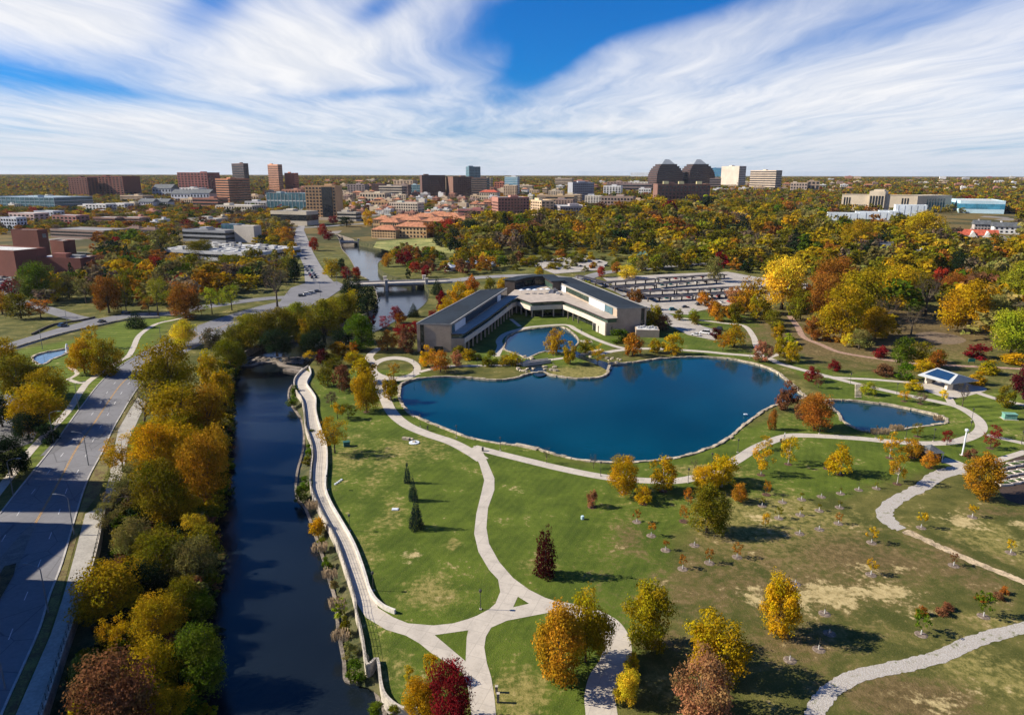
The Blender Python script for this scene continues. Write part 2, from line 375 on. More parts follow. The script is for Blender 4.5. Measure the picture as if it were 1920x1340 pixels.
# ------------------------------------------------------------------ waters
def water_mat(name, deep, rough, bump, sc, stretch=(1, 1, 1), blue=.0):
    m = bpy.data.materials.new(name); m.use_nodes = True; nt = m.node_tree; nt.nodes.clear(); g = NG(nt)
    P = g.n('ShaderNodeNewGeometry').outputs['Position']
    mp = g.n('ShaderNodeMapping', i={0: P, 'Scale': stretch}).outputs[0]
    n1 = g.noise(mp, sc, 4, .6, .3); n2 = g.noise(mp, sc*4, 3, .6); nb = g.noise(P, .03, 3, .5)
    h = g.m('ADD', n1, g.m('MULTIPLY', n2, .35))
    c = g.mix(g.sm(nb, .3, .7), tuple(d*.8 for d in deep), tuple(d*1.25 for d in deep))
    b = g.n('ShaderNodeBsdfPrincipled', i={'Base Color': c, 'Roughness': rough, 'IOR': 1.33, 'Specular IOR Level': .5, 'Specular Tint': (.42, .80, 1, 1) if blue else (1, 1, 1, 1)})
    bp = g.n('ShaderNodeBump', i={'Strength': 1.0, 'Distance': bump, 'Height': g.m('MULTIPLY', h, g.sm(nb, .2, .8, .6, 1.2))}); nt.links.new(bp.outputs[0], b.inputs['Normal'])
    g.n('ShaderNodeOutputMaterial', i={0: b.outputs[0]}); return m
M_LAKE = water_mat('dyed_lake_water', (.0003, .034, .054), .05, .022, .9, blue=1)
M_CREEK = water_mat('creek_water', (.007, .011, .015), .06, .045, .9, (1.6, 1, 1))
def sheet(name, P, z, m, kind='structure'):
    v, e, f, *_ = delaunay_2d_cdt([Vector(p[:2]) for p in P], [], [list(range(len(P)))], 1, 1e-4)
    me = bpy.data.meshes.new(name); me.from_pydata([(q.x, q.y, z) for q in v], [], f); me.materials.append(m); me.update()
    for p in me.polygons:
        if p.normal.z < 0: p.flip()
    o = bpy.data.objects.new(name, me); COL.objects.link(o); tag(o, kind=kind); return o
def grow(P, d):
    a = sum(P[i-1][0]*P[i][1]-P[i][0]*P[i-1][1] for i in range(len(P))); L, Q = offset(P, d, True); return Q if a > 0 else L
sheet('creek_water', grow(CREEK, 1.0), WZ, M_CREEK)
sheet('lake_water', grow(LAKE, .3), -.4, M_LAKE); sheet('pond_water', grow(POND, .3), -.4, M_LAKE); sheet('courtyard_water', grow(COURT, .3), -.3, M_LAKE)
sheet('fountain_basin_water', grow(FOUNT, .3), -.3, mat('fountain_water', (.10, .18, .26), .1, spec=.6))
# ------------------------------------------------------------------ stone edging round the lakes: rough blocks set end to end
M_STONE = mat('limestone', (.40, .34, .25), .9, .35, .35, .08, fine=6)
def slab_mat(name, c, sc=.33):
    m = bpy.data.materials.new(name); m.use_nodes = True; nt = m.node_tree; nt.nodes.clear(); g = NG(nt)
    P = g.n('ShaderNodeNewGeometry').outputs['Position']
    br = g.n('ShaderNodeTexBrick', offset=0.0, i={'Vector': g.n('ShaderNodeMapping', i={0: P, 'Rotation': (0, 0, .35)}).outputs[0], 'Scale': sc, 'Mortar Size': .02, 'Brick Width': 1.0, 'Row Height': 1.0, 'Color1': tuple(x*1.04 for x in c)+(1,), 'Color2': tuple(x*.95 for x in c)+(1,), 'Mortar': tuple(x*.80 for x in c)+(1,)})
    a = g.noise(P, .35, 6, .7); b_ = g.noise(P, 3.0, 3, .6)
    col = g.mix(g.sm(a, .42, .72, 0, .5), br.outputs[0], tuple(x*.55 for x in c)); col = g.mix(g.sm(b_, .55, .75, 0, .35), col, (.20, .13, .06))
    bs = g.n('ShaderNodeBsdfPrincipled', i={'Base Color': col, 'Roughness': .9}); g.n('ShaderNodeOutputMaterial', i={0: bs.outputs[0]}); MATS[name] = m; return m
M_CONC = slab_mat('park_concrete', (.46, .415, .35))
M_CONCD = mat('weathered_concrete', (.30, .27, .23), .9, .3, .25, .04)
def stone_edge(name, P, label, w=.9, z0=-.8, z1=.28, seed=1):
    rr = random.Random(seed); m = MB(); n = len(P)
    Q = [Vector((*P[i], 0)) for i in range(n)]+[Vector((*P[0], 0))]
    for i in range(n):
        a, b = Q[i], Q[i+1]; L = (b-a).length; k = max(1, round(L/1.9)); t = (b-a)/max(L, 1e-6); nr = Vector((-t.y, t.x, 0))
        for j in range(k):
            p = a+(b-a)*(j/k); q = a+(b-a)*((j+1)/k); ww = w*rr.uniform(.75, 1.35); zz = z1+rr.uniform(-.12, .12); off = nr*rr.uniform(-.2, .2)
            p = p+off+t*.02; q = q+off-t*.02
            c = [p+nr*ww/2, p-nr*ww/2, q-nr*ww/2, q+nr*ww/2]
            m.add([(x.x, x.y, z0) for x in c]+[(x.x+rr.uniform(-.05, .05), x.y+rr.uniform(-.05, .05), zz+rr.uniform(-.03, .03)) for x in c], [(0, 3, 2, 1), (4, 5, 6, 7), (0, 1, 5, 4), (1, 2, 6, 5), (2, 3, 7, 6), (3, 0, 4, 7)])
    return tag(m.build(name, M_STONE), label, 'stone edging')
stone_edge('stone_edging', LAKE, 'pale limestone edging running all round the big blue lake', seed=2)
stone_edge('stone_edging', POND, 'pale limestone edging around the small pond beside the lake', seed=3)
stone_edge('stone_edging', COURT, 'stone rim around the pond inside the angled building', .7, seed=4)
stone_edge('stone_edging', FOUNT, 'pale wavy rim of the fountain basin left of the road', .8, seed=6)
# ------------------------------------------------------------------ banks of the creek
M_BANK = mat('bank_soil', (.060, .055, .022), .95, .5, .3, .15, (.022, .034, .008))
def resample(P, n):
    P = [Vector((p[0], p[1], 0)) for p in P]; d = [0]
    for i in range(1, len(P)): d.append(d[-1]+(P[i]-P[i-1]).length)
    return [Vector((float(np.interp(t, d, [p.x for p in P])), float(np.interp(t, d, [p.y for p in P])), 0)) for t in np.linspace(0, d[-1], n)]
def match(P, E):
    """for every point of P the closest point along E"""
    E = resample(E, 400); return [min(E, key=lambda e: (e.x-p[0])**2+(e.y-p[1])**2) for p in P]
def bank(name, top, edge, zt, zb):
    a = resample(top, 120); b = resample(edge, 120); m = MB()
    rows = 5; vs = []
    for i in range(120):
        for k in range(rows):
            t = k/(rows-1); vs.append((a[i].x*(1-t)+b[i].x*t, a[i].y*(1-t)+b[i].y*t, zt*(1-t)+zb*t+rnd.uniform(-.12, .12)*(0 < k < rows-1)))
    m.add(vs, [(i*rows+k, i*rows+k+1, (i+1)*rows+k+1, (i+1)*rows+k) for i in range(119) for k in range(rows-1)])
    return tag(m.build(name, M_BANK), kind='structure')
bank('creek_bank_ground', WALL, EE, -1.2, WZ-.25)
bank('creek_bank_ground', LW, EW, -1.8, WZ-.25)
def drop(P, z0, z1, name, label, m, w=.4): return tag(ring([tuple(p[:2]) for p in P], z0, z1, w).build(name, m), label, 'wall')
M_WALLC = mat('pale_wall_concrete', (.42, .38, .32), .9, .25, .4, .03)
drop(WALL, -1.9, .75, 'retaining_wall', 'curving concrete retaining wall on the creek side of the promenade', M_WALLC)
M_CONCD = mat('river_wall_stone', (.20, .17, .14), .9, .35, .3, .05)
drop(UR, -3.2, .04, 'river_wall', 'low mossy wall on the far right bank of the creek by the bridges', M_BANK, .5)
drop(UL, -3.2, .3, 'river_wall', 'stone river wall on the road side of the creek upstream', M_CONCD, .5)
drop([UL[-1], LW[0]], -3.2, .3, 'river_wall', 'short stone wall corner above the weir on the road side', M_CONCD, .5); drop([UR[0], UL[0]], -3.2, .3, 'river_wall', 'stone wall where the creek passes under the far bridge', M_CONCD, .5)
drop(LW, -3.2, .5, 'retaining_wall', 'concrete retaining wall between the left sidewalk and the creek trees', M_WALLC, .35)
inner = line([(580,690),(583,702),(578,712),(575,722),(586,738),(592,750),(592,770),(596,790),(604,815),(612,840),(613,875),(610,915),(620,945),(640,980),(660,1015),(674,1048),(686,1085),(692,1106),(703,1126),(720,1141),(741,1150)], 0, 4)
drop(inner, -.2, .85, 'seat_wall', 'low pale curved wall between promenade and lawn', mat('white_wall_concrete', (.55, .52, .46), .85, .15, .4, .02), .45)
for o_ in [o for o in COL.objects if o.name.startswith('river_wall')]:
    for v_ in o_.data.vertices:
        if v_.co.z > -1: v_.co.z += H(v_.co.x, v_.co.y)+.08
# stone footings along the waterline
ed = [Vector(p) for p in EE[2:]]
tag(ring([tuple(p[:2]) for p in EE[4:]], -3.3, WZ+.35, .6).build('stone_footing', M_CONCD), 'low weathered stone footing along the waterline below the promenade', 'footing')
# weir
def weir(px, label, z=WZ+.5, wd=2.2):
    P = [at(x, y, z) for x, y in px]; r = ring([tuple(p[:2]) for p in P], -3.4, z, wd); o = r.build('weir', M_CONCD); return tag(o, label, 'weir')
weir([(440,684),(470,684),(489,679),(520,677),(527,683),(536,685),(566,690)], 'stepped stone weir crossing the creek above the trees')
weir([(535,690),(574,696)], 'short stone sill under the weir by the promenade', WZ+.9, 3.0)
rubble = MB()
rr = random.Random(8)
for k in range(170):
    p = at(rr.uniform(448, 568), rr.uniform(669, 682), WZ); s_ = rr.uniform(.3, 1.3); a = rr.uniform(0, 3)
    M = Matrix.Translation((p.x, p.y, WZ)) @ Matrix.Rotation(a, 4, 'Z') @ Matrix.Rotation(rr.uniform(-.2, .2), 4, 'X')
    rubble.box(-s_, s_, -s_*.6, s_*.6, -.4, .12+.25*rr.random(), M)
tag(rubble.build('rubble', M_CONCD), 'scattered stones and debris in shallow water above the weir', 'rubble', kind='stuff')
# ================================================================== PATHS AND ROADS
def union_sheet(name, polys, z, m, holes=(), terrain=False, kind='structure', fine=None):
    V = []; Fc = []
    for P in polys:
        P = clean(P, .05); o = len(V); V += [Vector(p[:2]) for p in P]; Fc.append([o+i for i in range(len(P))])
    ed = []
    for h in holes:
        o = len(V); V += [Vector(p[:2]) for p in h]; ed += [(o+i, o+(i+1) % len(h)) for i in range(len(h))]
    if terrain:
        xs = [p.x for p in V]; ys = [p.y for p in V]; y_ = max(400, min(ys)+3)
        while y_ < max(ys):
            x_ = min(xs)+2
            while x_ < max(xs):
                if any(inpoly(x_, y_, P) for P in polys): V.append(Vector((x_, y_)))
                x_ += 9
            y_ += 9
    v, e, f, *_ = delaunay_2d_cdt(V, ed, Fc, 1, 1e-4)
    PB = [(min(p[0] for p in P), max(p[0] for p in P), min(p[1] for p in P), max(p[1] for p in P), P) for P in polys]
    def ins(q):
        x, y = sum(v[i].x for i in q)/len(q), sum(v[i].y for i in q)/len(q)
        return any(a <= x <= b_ and c <= y <= d and inpoly(x, y, P) for a, b_, c, d, P in PB)
    f = [q for q in f if ins(q)]
    f = [q for q in f if not any(inpoly(sum(v[i].x for i in q)/len(q), sum(v[i].y for i in q)/len(q), h) for h in holes)]
    me = bpy.data.meshes.new(name); me.from_pydata([(q.x, q.y, (H(q.x, q.y)+(.16 if q.y > 405 else 0) if terrain else 0)+z) for q in v], [], f); me.materials.append(m); me.update()
    for p in me.polygons:
        if p.normal.z < 0: p.flip()
    o = bpy.data.objects.new(name, me); COL.objects.link(o); return tag(o, kind=kind) if kind else o
def ribbon(px, w, z=0.0, sub=6):
    P = line(px, z, sub) if z is not None else smooth([at(x, y) for x, y in px], sub=sub)
    n = len(P); ws = [w/2]*n if not hasattr(w, '__len__') else [float(np.interp(i/(n-1), np.linspace(0, 1, len(w)), w))/2 for i in range(n)]
    L, Q = offset(P, ws); segs = []
    for i in range(n-1): segs.append([L[i], Q[i], Q[i+1], L[i+1]])
    return segs
def poly(px, z=0.0, sub=4): return xy(line(px, z, sub, True))
def polyn(px): return [tuple(at(x, y))[:2] for x, y in px]
def polyl(px, z=0.0): return [tuple(at(x, y, z))[:2] for x, y in px]
PR_L = [(566,690),(556,702),(553,714),(556,730),(567,748),(572,770),(576,800),(586,830),(589,855),(586,880),(586,915),(600,952),(617,985),(635,1022),(648,1060),(661,1100),(669,1131),(686,1157),(724,1180),(761,1191),(787,1206),(809,1224),(840,1243),(868,1262),(878,1290),(884,1340),(890,1420)]
PR_R = [(936,1420),(930,1340),(927,1306),(921,1269),(913,1243),(908,1213),(911,1193),(921,1176),(955,1161),(992,1153),(1029,1148),(1050,1136),(1000,1140),(920,1140),(888,1157),(850,1168),(813,1172),(765,1168),(738,1157),(709,1139),(694,1101),(682,1064),(668,1027),(647,989),(623,952),(610,915),(610,877),(613,845),(604,815),(594,775),(592,745),(577,722),(582,712),(585,700)]
main_l = [(888,835),(890,852),(899,870),(908,900),(902,926),(893,963),(889,1000),(897,1034),(917,1068),(934,1086),(938,1109),(929,1131),(910,1148),(880,1159),(860,1166),(870,1185),(940,1165),(1029,1148),(1062,1142),(1056,1131),(1022,1120),(992,1105),(962,1083),(936,1053),(917,1019),(912,989),(915,952),(927,918),(927,896),(914,866),(905,846)]
path_polys = [polyl(PR_L+PR_R), polyl(main_l)]
path_polys += ribbon([(1040,1140),(1090,1150),(1130,1165),(1150,1185),(1158,1215),(1150,1245),(1133,1272),(1125,1305),(1128,1340),(1135,1420)], 4.6)
path_polys += ribbon([(712,705),(718,735),(733,770),(760,795),(800,813),(845,828),(880,846),(905,862)], 3.8)
path_polys += ribbon([(888,838),(960,856),(1060,880),(1140,895),(1200,900),(1270,901),(1330,887),(1376,865),(1420,838),(1470,819),(1507,816),(1601,821),(1664,827),(1726,831),(1782,829),(1820,819),(1839,805),(1836,789),(1820,775),(1795,762),(1767,755),(1711,743),(1648,729),(1601,718),(1554,706),(1507,694),(1461,681),(1439,671),(1398,666),(1360,663),(1320,659),(1240,654),(1190,654),(1150,658),(1125,664)], 3.3)
path_polys += ribbon([(1545,706),(1590,709),(1632,711),(1695,716),(1736,719),(1765,733),(1779,747),(1786,760)], 2.6)
path_polys += ribbon([(1428,668),(1418,648),(1412,630),(1395,611),(1360,606),(1320,601),(1275,596),(1255,592)], 2.8)
path_polys += ribbon([(1439,671),(1470,660)], 2.5)
path_polys += [poly([(1720,722),(1745,714),(1800,716),(1850,728),(1830,738),(1790,746),(1755,740)])]
path_polys += ribbon([(1850,815),(1880,822),(1925,832)], 2.6)
path_polys += ribbon([(1830,735),(1870,748),(1925,760)], 3.0)
# ring of path west of the building
import itertools
RING = [(741+48*math.cos(t), 691+23*math.sin(t)) for t in np.linspace(0, 2*math.pi, 18, endpoint=False)]
RING_IN = [(741+35*math.cos(t), 690+16*math.sin(t)) for t in np.linspace(0, 2*math.pi, 18, endpoint=False)]
path_polys.append(poly(RING)); ring_hole = poly(RING_IN)
path_polys += ribbon([(700,680),(692,670),(700,660),(712,652)], 3.4)
path_polys += ribbon([(706,712),(712,722),(716,740)], 3.6)
path_polys += ribbon([(786,697),(806,692),(825,687),(870,686),(920,685),(965,683),(1010,677),(1050,672),(1078,668),(1105,660),(1130,655)], 2.6)
path_polys += ribbon([(735,712),(760,708),(786,700)], 2.0)
# inside the courtyard
path_polys += ribbon([(930,668),(938,650),(936,638),(948,626),(975,617),(1005,612),(1060,609),(1080,618),(1110,633),(1150,648),(1180,655)], 3.0)
path_polys += ribbon([(958,598),(975,612)], 2.0)
path_polys += ribbon([(1085,640),(1110,640)], 5.0)
tri1 = polyl([(815,1190),(878,1181),(875,1195),(873,1239)]); tri2 = polyl([(971,1118),(992,1131),(962,1138)])
union_sheet('park_path', path_polys, .03, M_CONC, [tri1, tri2, ring_hole])
# expansion joints across the main path
# rubble stone paths
def rubble_mat():
    m = bpy.data.materials.new('crushed_stone_path'); m.use_nodes = True; nt = m.node_tree; nt.nodes.clear(); g = NG(nt)
    P = g.n('ShaderNodeNewGeometry').outputs['Position']
    v = g.n('ShaderNodeTexVoronoi', i={0: P, 'Scale': 4.5}).outputs; n = g.noise(P, .5, 5, .7)
    c = g.mix(g.sm(v['Distance'], .25, .55), (.44, .42, .39), (.34, .31, .27)); c = g.mix(g.sm(n, .56, .68), c, (.12, .13, .04))
    b = g.n('ShaderNodeBsdfPrincipled', i={'Base Color': c, 'Roughness': .95})
    bp = g.n('ShaderNodeBump', i={'Distance': .05, 'Height': g.m('MULTIPLY', v['Distance'], -1)}); nt.links.new(bp.outputs[0], b.inputs['Normal'])
    g.n('ShaderNodeOutputMaterial', i={0: b.outputs[0]}); return m
M_RUB = rubble_mat()
def wob(segs, seed, a=.35):
    rr = random.Random(seed); o = []; pl = (0, 0); pq = (0, 0)
    for L, Q, Q2, L2 in segs:
        nl = (rr.uniform(-a, a), rr.uniform(-a, a)); nq = (rr.uniform(-a, a), rr.uniform(-a, a))
        o.append([(L[0]+pl[0], L[1]+pl[1]), (Q[0]+pq[0], Q[1]+pq[1]), (Q2[0]+nq[0], Q2[1]+nq[1]), (L2[0]+nl[0], L2[1]+nl[1])]); pl, pq = nl, nq
    return o
union_sheet('rubble_path', wob(ribbon([(1812,880),(1780,884),(1755,893),(1730,912),(1693,930),(1667,948),(1659,963),(1672,982),(1690,992)], [5.5, 4.2, 3.4, 3.4, 3.8, 3.0]), 1), .035, M_RUB)
union_sheet('rubble_path', wob(ribbon([(1696,995),(1749,1018),(1786,1036),(1842,1060),(1887,1077),(1925,1092)], 2.1), 2), .035, mat('ochre_stone_path', (.45, .35, .22), .95, .35, .6, .08))
union_sheet('rubble_path', wob(ribbon([(1523,1400),(1527,1340),(1540,1314),(1566,1288),(1611,1265),(1667,1253),(1716,1243),(1768,1228),(1816,1206),(1861,1191),(1902,1181),(1940,1172)], 2.6, sub=9), 3, .16), .035, M_RUB)
union_sheet('gravel_walk', ribbon([(1480,592),(1495,612),(1507,632),(1539,646),(1570,659),(1617,668),(1673,676),(1720,682),(1776,685),(1850,688),(1925,692)], 3.0), .03, mat('brick_walk', (.34, .22, .16), .9, .3, .8, .03))
union_sheet('gravel_walk', [poly([(1715,628),(1745,622),(1790,628),(1812,638),(1790,645),(1750,642)])], .03, mat('bare_flower_bed', (.16, .11, .075), .95, .5, .9, .08, (.09, .075, .04)))
# ------------------------------------------------------------------ roads
def asphalt(name, c):
    m = bpy.data.materials.new(name); m.use_nodes = True; nt = m.node_tree; nt.nodes.clear(); g = NG(nt)
    P = g.n('ShaderNodeNewGeometry').outputs['Position']
    a = g.noise(P, .08, 4, .6); b_ = g.noise(P, 1.2, 4, .7)
    vo = g.n('ShaderNodeTexVoronoi', feature='DISTANCE_TO_EDGE', i={0: P, 'Scale': .12}).outputs[0]
    col = g.mix(g.sm(g.m('ADD', g.m('MULTIPLY', a, .6), g.m('MULTIPLY', b_, .4)), .3, .7), tuple(x*.78 for x in c), tuple(x*1.18 for x in c))
    col = g.mix(g.sm(vo, .004, .012, .5, 0), col, (.03, .03, .03))
    bs = g.n('ShaderNodeBsdfPrincipled', i={'Base Color': col, 'Roughness': .9}); g.n('ShaderNodeOutputMaterial', i={0: bs.outputs[0]}); return m
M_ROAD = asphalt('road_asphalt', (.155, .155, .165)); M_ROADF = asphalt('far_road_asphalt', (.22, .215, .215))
RL = [(-60,1020),(0,963),(37,915),(97,840),(122,804),(152,763),(193,712),(239,677),(299,645),(370,611),(420,594),(480,576),(530,565)]
RR_ = [(560,575),(480,600),(425,622),(386,641),(350,660),(310,680),(278,704),(254,733),(228,776),(211,806),(193,845),(164,900),(142,967),(116,1056),(93,1116),(75,1176),(49,1236),(22,1295),(0,1345),(-40,1430)]
road_polys = [polyl(RL+RR_+[(-200,1430),(-300,1200)])]
road_polys += ribbon([(-40,668),(0,657),(60,637),(127,617),(178,604),(241,592),(317,588),(360,579),(420,570),(500,560),(560,556),(620,545)], [11, 12, 13, 12, 11, 11], None)
road_polys += ribbon([(38,566),(90,580),(140,595),(185,602)], 9)
road_polys += [polyn([(525,566),(545,540),(570,532),(632,528),(650,536),(635,546),(600,570),(560,578)])]
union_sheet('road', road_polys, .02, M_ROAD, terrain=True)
# boulevard north of the junction, the bridge road and the far streets follow the terrain
far_polys = [[tuple(at(x, y))[:2] for x, y in [(572,532),(570,500),(559,475),(545,455),(551,440),(556,428),(560,422),(572,422),(570,432),(580,455),(588,475),(600,496),(612,515),(628,531)]]]
far_polys += ribbon([(500,424),(560,427),(620,424),(660,421),(720,419)], 11, None)
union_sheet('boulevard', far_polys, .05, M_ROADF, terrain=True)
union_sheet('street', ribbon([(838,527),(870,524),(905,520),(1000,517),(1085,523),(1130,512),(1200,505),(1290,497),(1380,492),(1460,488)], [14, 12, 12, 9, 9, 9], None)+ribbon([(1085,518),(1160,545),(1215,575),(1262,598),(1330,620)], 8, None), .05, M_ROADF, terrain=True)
M_LOT = mat('lot_concrete', (.36, .33, .29), .9, .15, .15, .0)
union_sheet('parking_lot', [[tuple(at(x, y))[:2] for x, y in P] for P in ([(1000,499),(1022,486),(1100,480),(1140,492),(1130,506),(1040,514)], [(1130,521),(1260,514),(1365,510),(1420,520),(1540,535),(1540,554),(1400,566),(1310,583),(1290,590),(1215,585)], [(1240,590),(1300,603),(1345,625),(1340,638),(1290,628),(1255,610)])], .07, M_LOT, terrain=True)
union_sheet('plaza_pavement', [[tuple(at(x, y))[:2] for x, y in P] for P in ([(-20,512),(60,508),(120,512),(150,520),(60,540),(-20,560)], [(-30,745),(20,738),(60,765),(80,790),(60,830),(0,850),(-60,860)], [(128,800),(150,790),(165,800),(100,850),(75,855)])], .045, mat('forecourt_asphalt', (.13, .13, .135), .9, .12, .3), terrain=True)
union_sheet('forecourt', [[tuple(at(x, y))[:2] for x, y in [(700,464),(706,453),(790,447),(880,452),(900,466),(870,476),(800,474),(745,474)]]], .06, mat('dry_meadow', (.24, .22, .07), .95, .35, .06, .05, (.11, .14, .03)), terrain=True)
# ------------------------------------------------------------------ kerbs, sidewalks, verge, markings
M_KERB = mat('kerb_concrete', (.40, .38, .35), .85, .15, .5)
def strip(px, w, z0, z1, name, m, sub=5): return tag(ring(xy(line(px, 0, sub)), z0, z1, w).build(name, m), kind='structure')
strip(RL[1:9], .35, -.1, .15, 'kerb', M_KERB); strip(RR_[6:-1], .35, -.1, .15, 'kerb', M_KERB); strip(RL[9:], .35, -.1, .15, 'kerb', M_KERB); strip(RR_[0:4], .35, -.1, .15, 'kerb', M_KERB)
walk_l = [(-30,955),(15,898),(60,842),(127,771),(150,735),(170,712),(223,677),(240,668),(250,652),(262,628),(292,608),(325,600),(360,592)]
union_sheet('sidewalk', ribbon(walk_l, 2.4)+ribbon([(125,710),(150,718),(168,714)], 1.8)+ribbon([(0,600),(0,600)], .1)[:0]+ribbon([(130,688),(145,700),(126,712)], 1.6), .055, M_CONC)
union_sheet('sidewalk', [polyl([(258,745),(242,770),(222,805),(212,850),(205,895),(190,950),(160,963),(140,1040),(118,1120),(95,1190),(60,1270),(25,1350),(-10,1430),(40,1430),(76,1340),(120,1210),(164,1079),(180,1020),(193,960),(217,925),(232,880),(240,830),(262,780),(275,755)])], .055, mat('sidewalk_concrete', (.34, .32, .28), .88, .12, .25))
union_sheet('verge', [polyl([(303,686),(280,707),(257,735),(232,777),(214,806),(197,843),(168,900),(146,967),(120,1056),(97,1116),(79,1176),(53,1236),(26,1295),(4,1345),(0,1380),(15,1375),(25,1345),(55,1275),(88,1200),(112,1125),(135,1040),(157,962),(186,925),(203,880),(210,845),(225,800),(242,765),(270,725)])], .045, mat('verge_turf', (.13, .12, .035), .95, .4, .35, .1, (.09, .055, .025)))
union_sheet('median_strip', [polyl([(69,982),(60,1000),(35,1060),(0,1128),(-60,1250),(-90,1200),(-30,1085),(10,1035),(50,990)])], .10, mat('median_concrete', (.17, .16, .15), .9, .2, .5))
union_sheet('median_turf', [polyl([(31,1056),(26,1078),(0,1124),(-50,1220),(-60,1190),(-10,1095),(8,1062)])], .13, mat('median_soil', (.075, .06, .025), .95, .4, .4, .1))
M_YEL = mat('yellow_paint', (.52, .27, .03), .8, .25, .8); M_WHT = mat('white_paint', (.60, .60, .60), .8, .2, .8)
yl = line([(66,981),(112,900),(144,840),(178,791),(205,750),(231,716),(262,690),(300,668),(350,641),(400,618),(470,594)], 0, 6)
dbl = [MB(), MB()]
for k, s_ in enumerate((-.14, .14)):
    L, Q = offset(xy(yl), s_); tag(ring(L, .022, .032, .12).build('centre_line', M_YEL), kind='structure')
marks = MB()
def dashes(px, on=3.0, off=9.0, w=.14):
    P = resample(xy(line(px, 0, 6)), 900); d = 0
    for i in range(1, len(P)):
        L = (P[i]-P[i-1]).length
        if d % (on+off) < on:
            t = (P[i]-P[i-1]).normalized(); n = Vector((-t.y, t.x, 0))*w/2
            a, b = P[i-1], P[i]; marks.quad(*[(q.x, q.y, .028) for q in (a+n, a-n, b-n, b+n)])
        d += L
dashes([(3,1015),(45,945),(75,905),(122,845),(150,805),(185,760),(215,718),(262,682),(320,650),(400,612),(480,588)])
dashes([(-30,1290),(5,1225),(35,1150),(62,1085),(88,1020),(108,968),(130,905),(145,885),(180,815),(203,776),(228,736),(255,705),(300,676),(370,640),(470,600)])
for p in marks.f: pass
tag(marks.build('lane_marking', M_WHT), kind='structure')
# low wall and hedge line on the campus side road
tag(ring(xy(line([(0,663),(60,643),(127,624),(185,611),(241,600),(300,596)], 0, 4)), -.1, .8, .4).build('low_wall', M_STONE), 'long low stone wall below the side road above the striped lawn', 'wall')
tag(ring(xy(line([(60,628),(100,610),(150,602),(178,596)], 0, 4)), -.1, .9, .5).build('low_wall', mat('dark_stone', (.12, .10, .08), .9, .3, .6)), 'dark low wall on the upper edge of the side road', 'wall')
# ================================================================== BUILDINGS
def glassmat(name, col, rough=.12, spec=.6): return mat(name, col, rough, .25, .12, 0, spec=spec)
M_GD = glassmat('dark_window_glass', (.018, .022, .027)); M_GB = glassmat('blue_curtain_glass', (.05, .12, .15)); M_GG = glassmat('green_tinted_glass', (.06, .10, .075))
M_GL = glassmat('bright_blue_glass', (.06, .25, .38))
M_ROOFL = mat('pale_flat_roof', (.50, .50, .48), .9, .2, .08); M_ROOFD = mat('dark_roof_membrane', (.014, .023, .032), .8, .25, .06); M_ROOFG = mat('grey_roof', (.22, .22, .22), .9, .2, .1)
M_TILE = mat('terracotta_tiles', (.40, .17, .09), .9, .3, .3); M_ROOFB = mat('brown_shingles', (.13, .08, .06), .9, .25, .3); M_REDT = mat('red_roof_tiles', (.42, .09, .05), .9, .25, .4); M_SLATE = mat('slate_roof', (.10, .11, .12), .85, .25, .3)
_bm = {}
def wallm(c):
    k = tuple(round(x, 3) for x in c)
    if k not in _bm: _bm[k] = mat('facade_%03d' % len(_bm), c, .88, .10, .05, 0, fine=14)
    return _bm[k]
BFOOT = []   # footprints kept clear of trees
unit = MB().box(-.5, .5, -.5, .5, 0, 1)
_units = {}
def ubox(name, m, parent, x, y, z, w, d, h, M=None):
    """one box part (meshes shared between copies)"""
    k = m.name
    if k not in _units: _units[k] = unit.mesh('box_'+k, m)
    o = bpy.data.objects.new(name, _units[k]); COL.objects.link(o); o.parent = parent; o.location = (x, y, z); o.scale = (w, d, h); return o
def solve(p0, dx, dy, pxt):
    """how far along (dx,dy) from p0 until picture column pxt"""
    lo, hi = 0.0, 600.0; s = 1 if proj(p0.x+dx*5, p0.y+dy*5, p0.z)[0] > proj(p0.x, p0.y, p0.z)[0] else -1
    for _ in range(30):
        m = (lo+hi)/2
        if (proj(p0.x+dx*m, p0.y+dy*m, p0.z)[0]-pxt)*s < 0: lo = m
        else: hi = m
    return lo
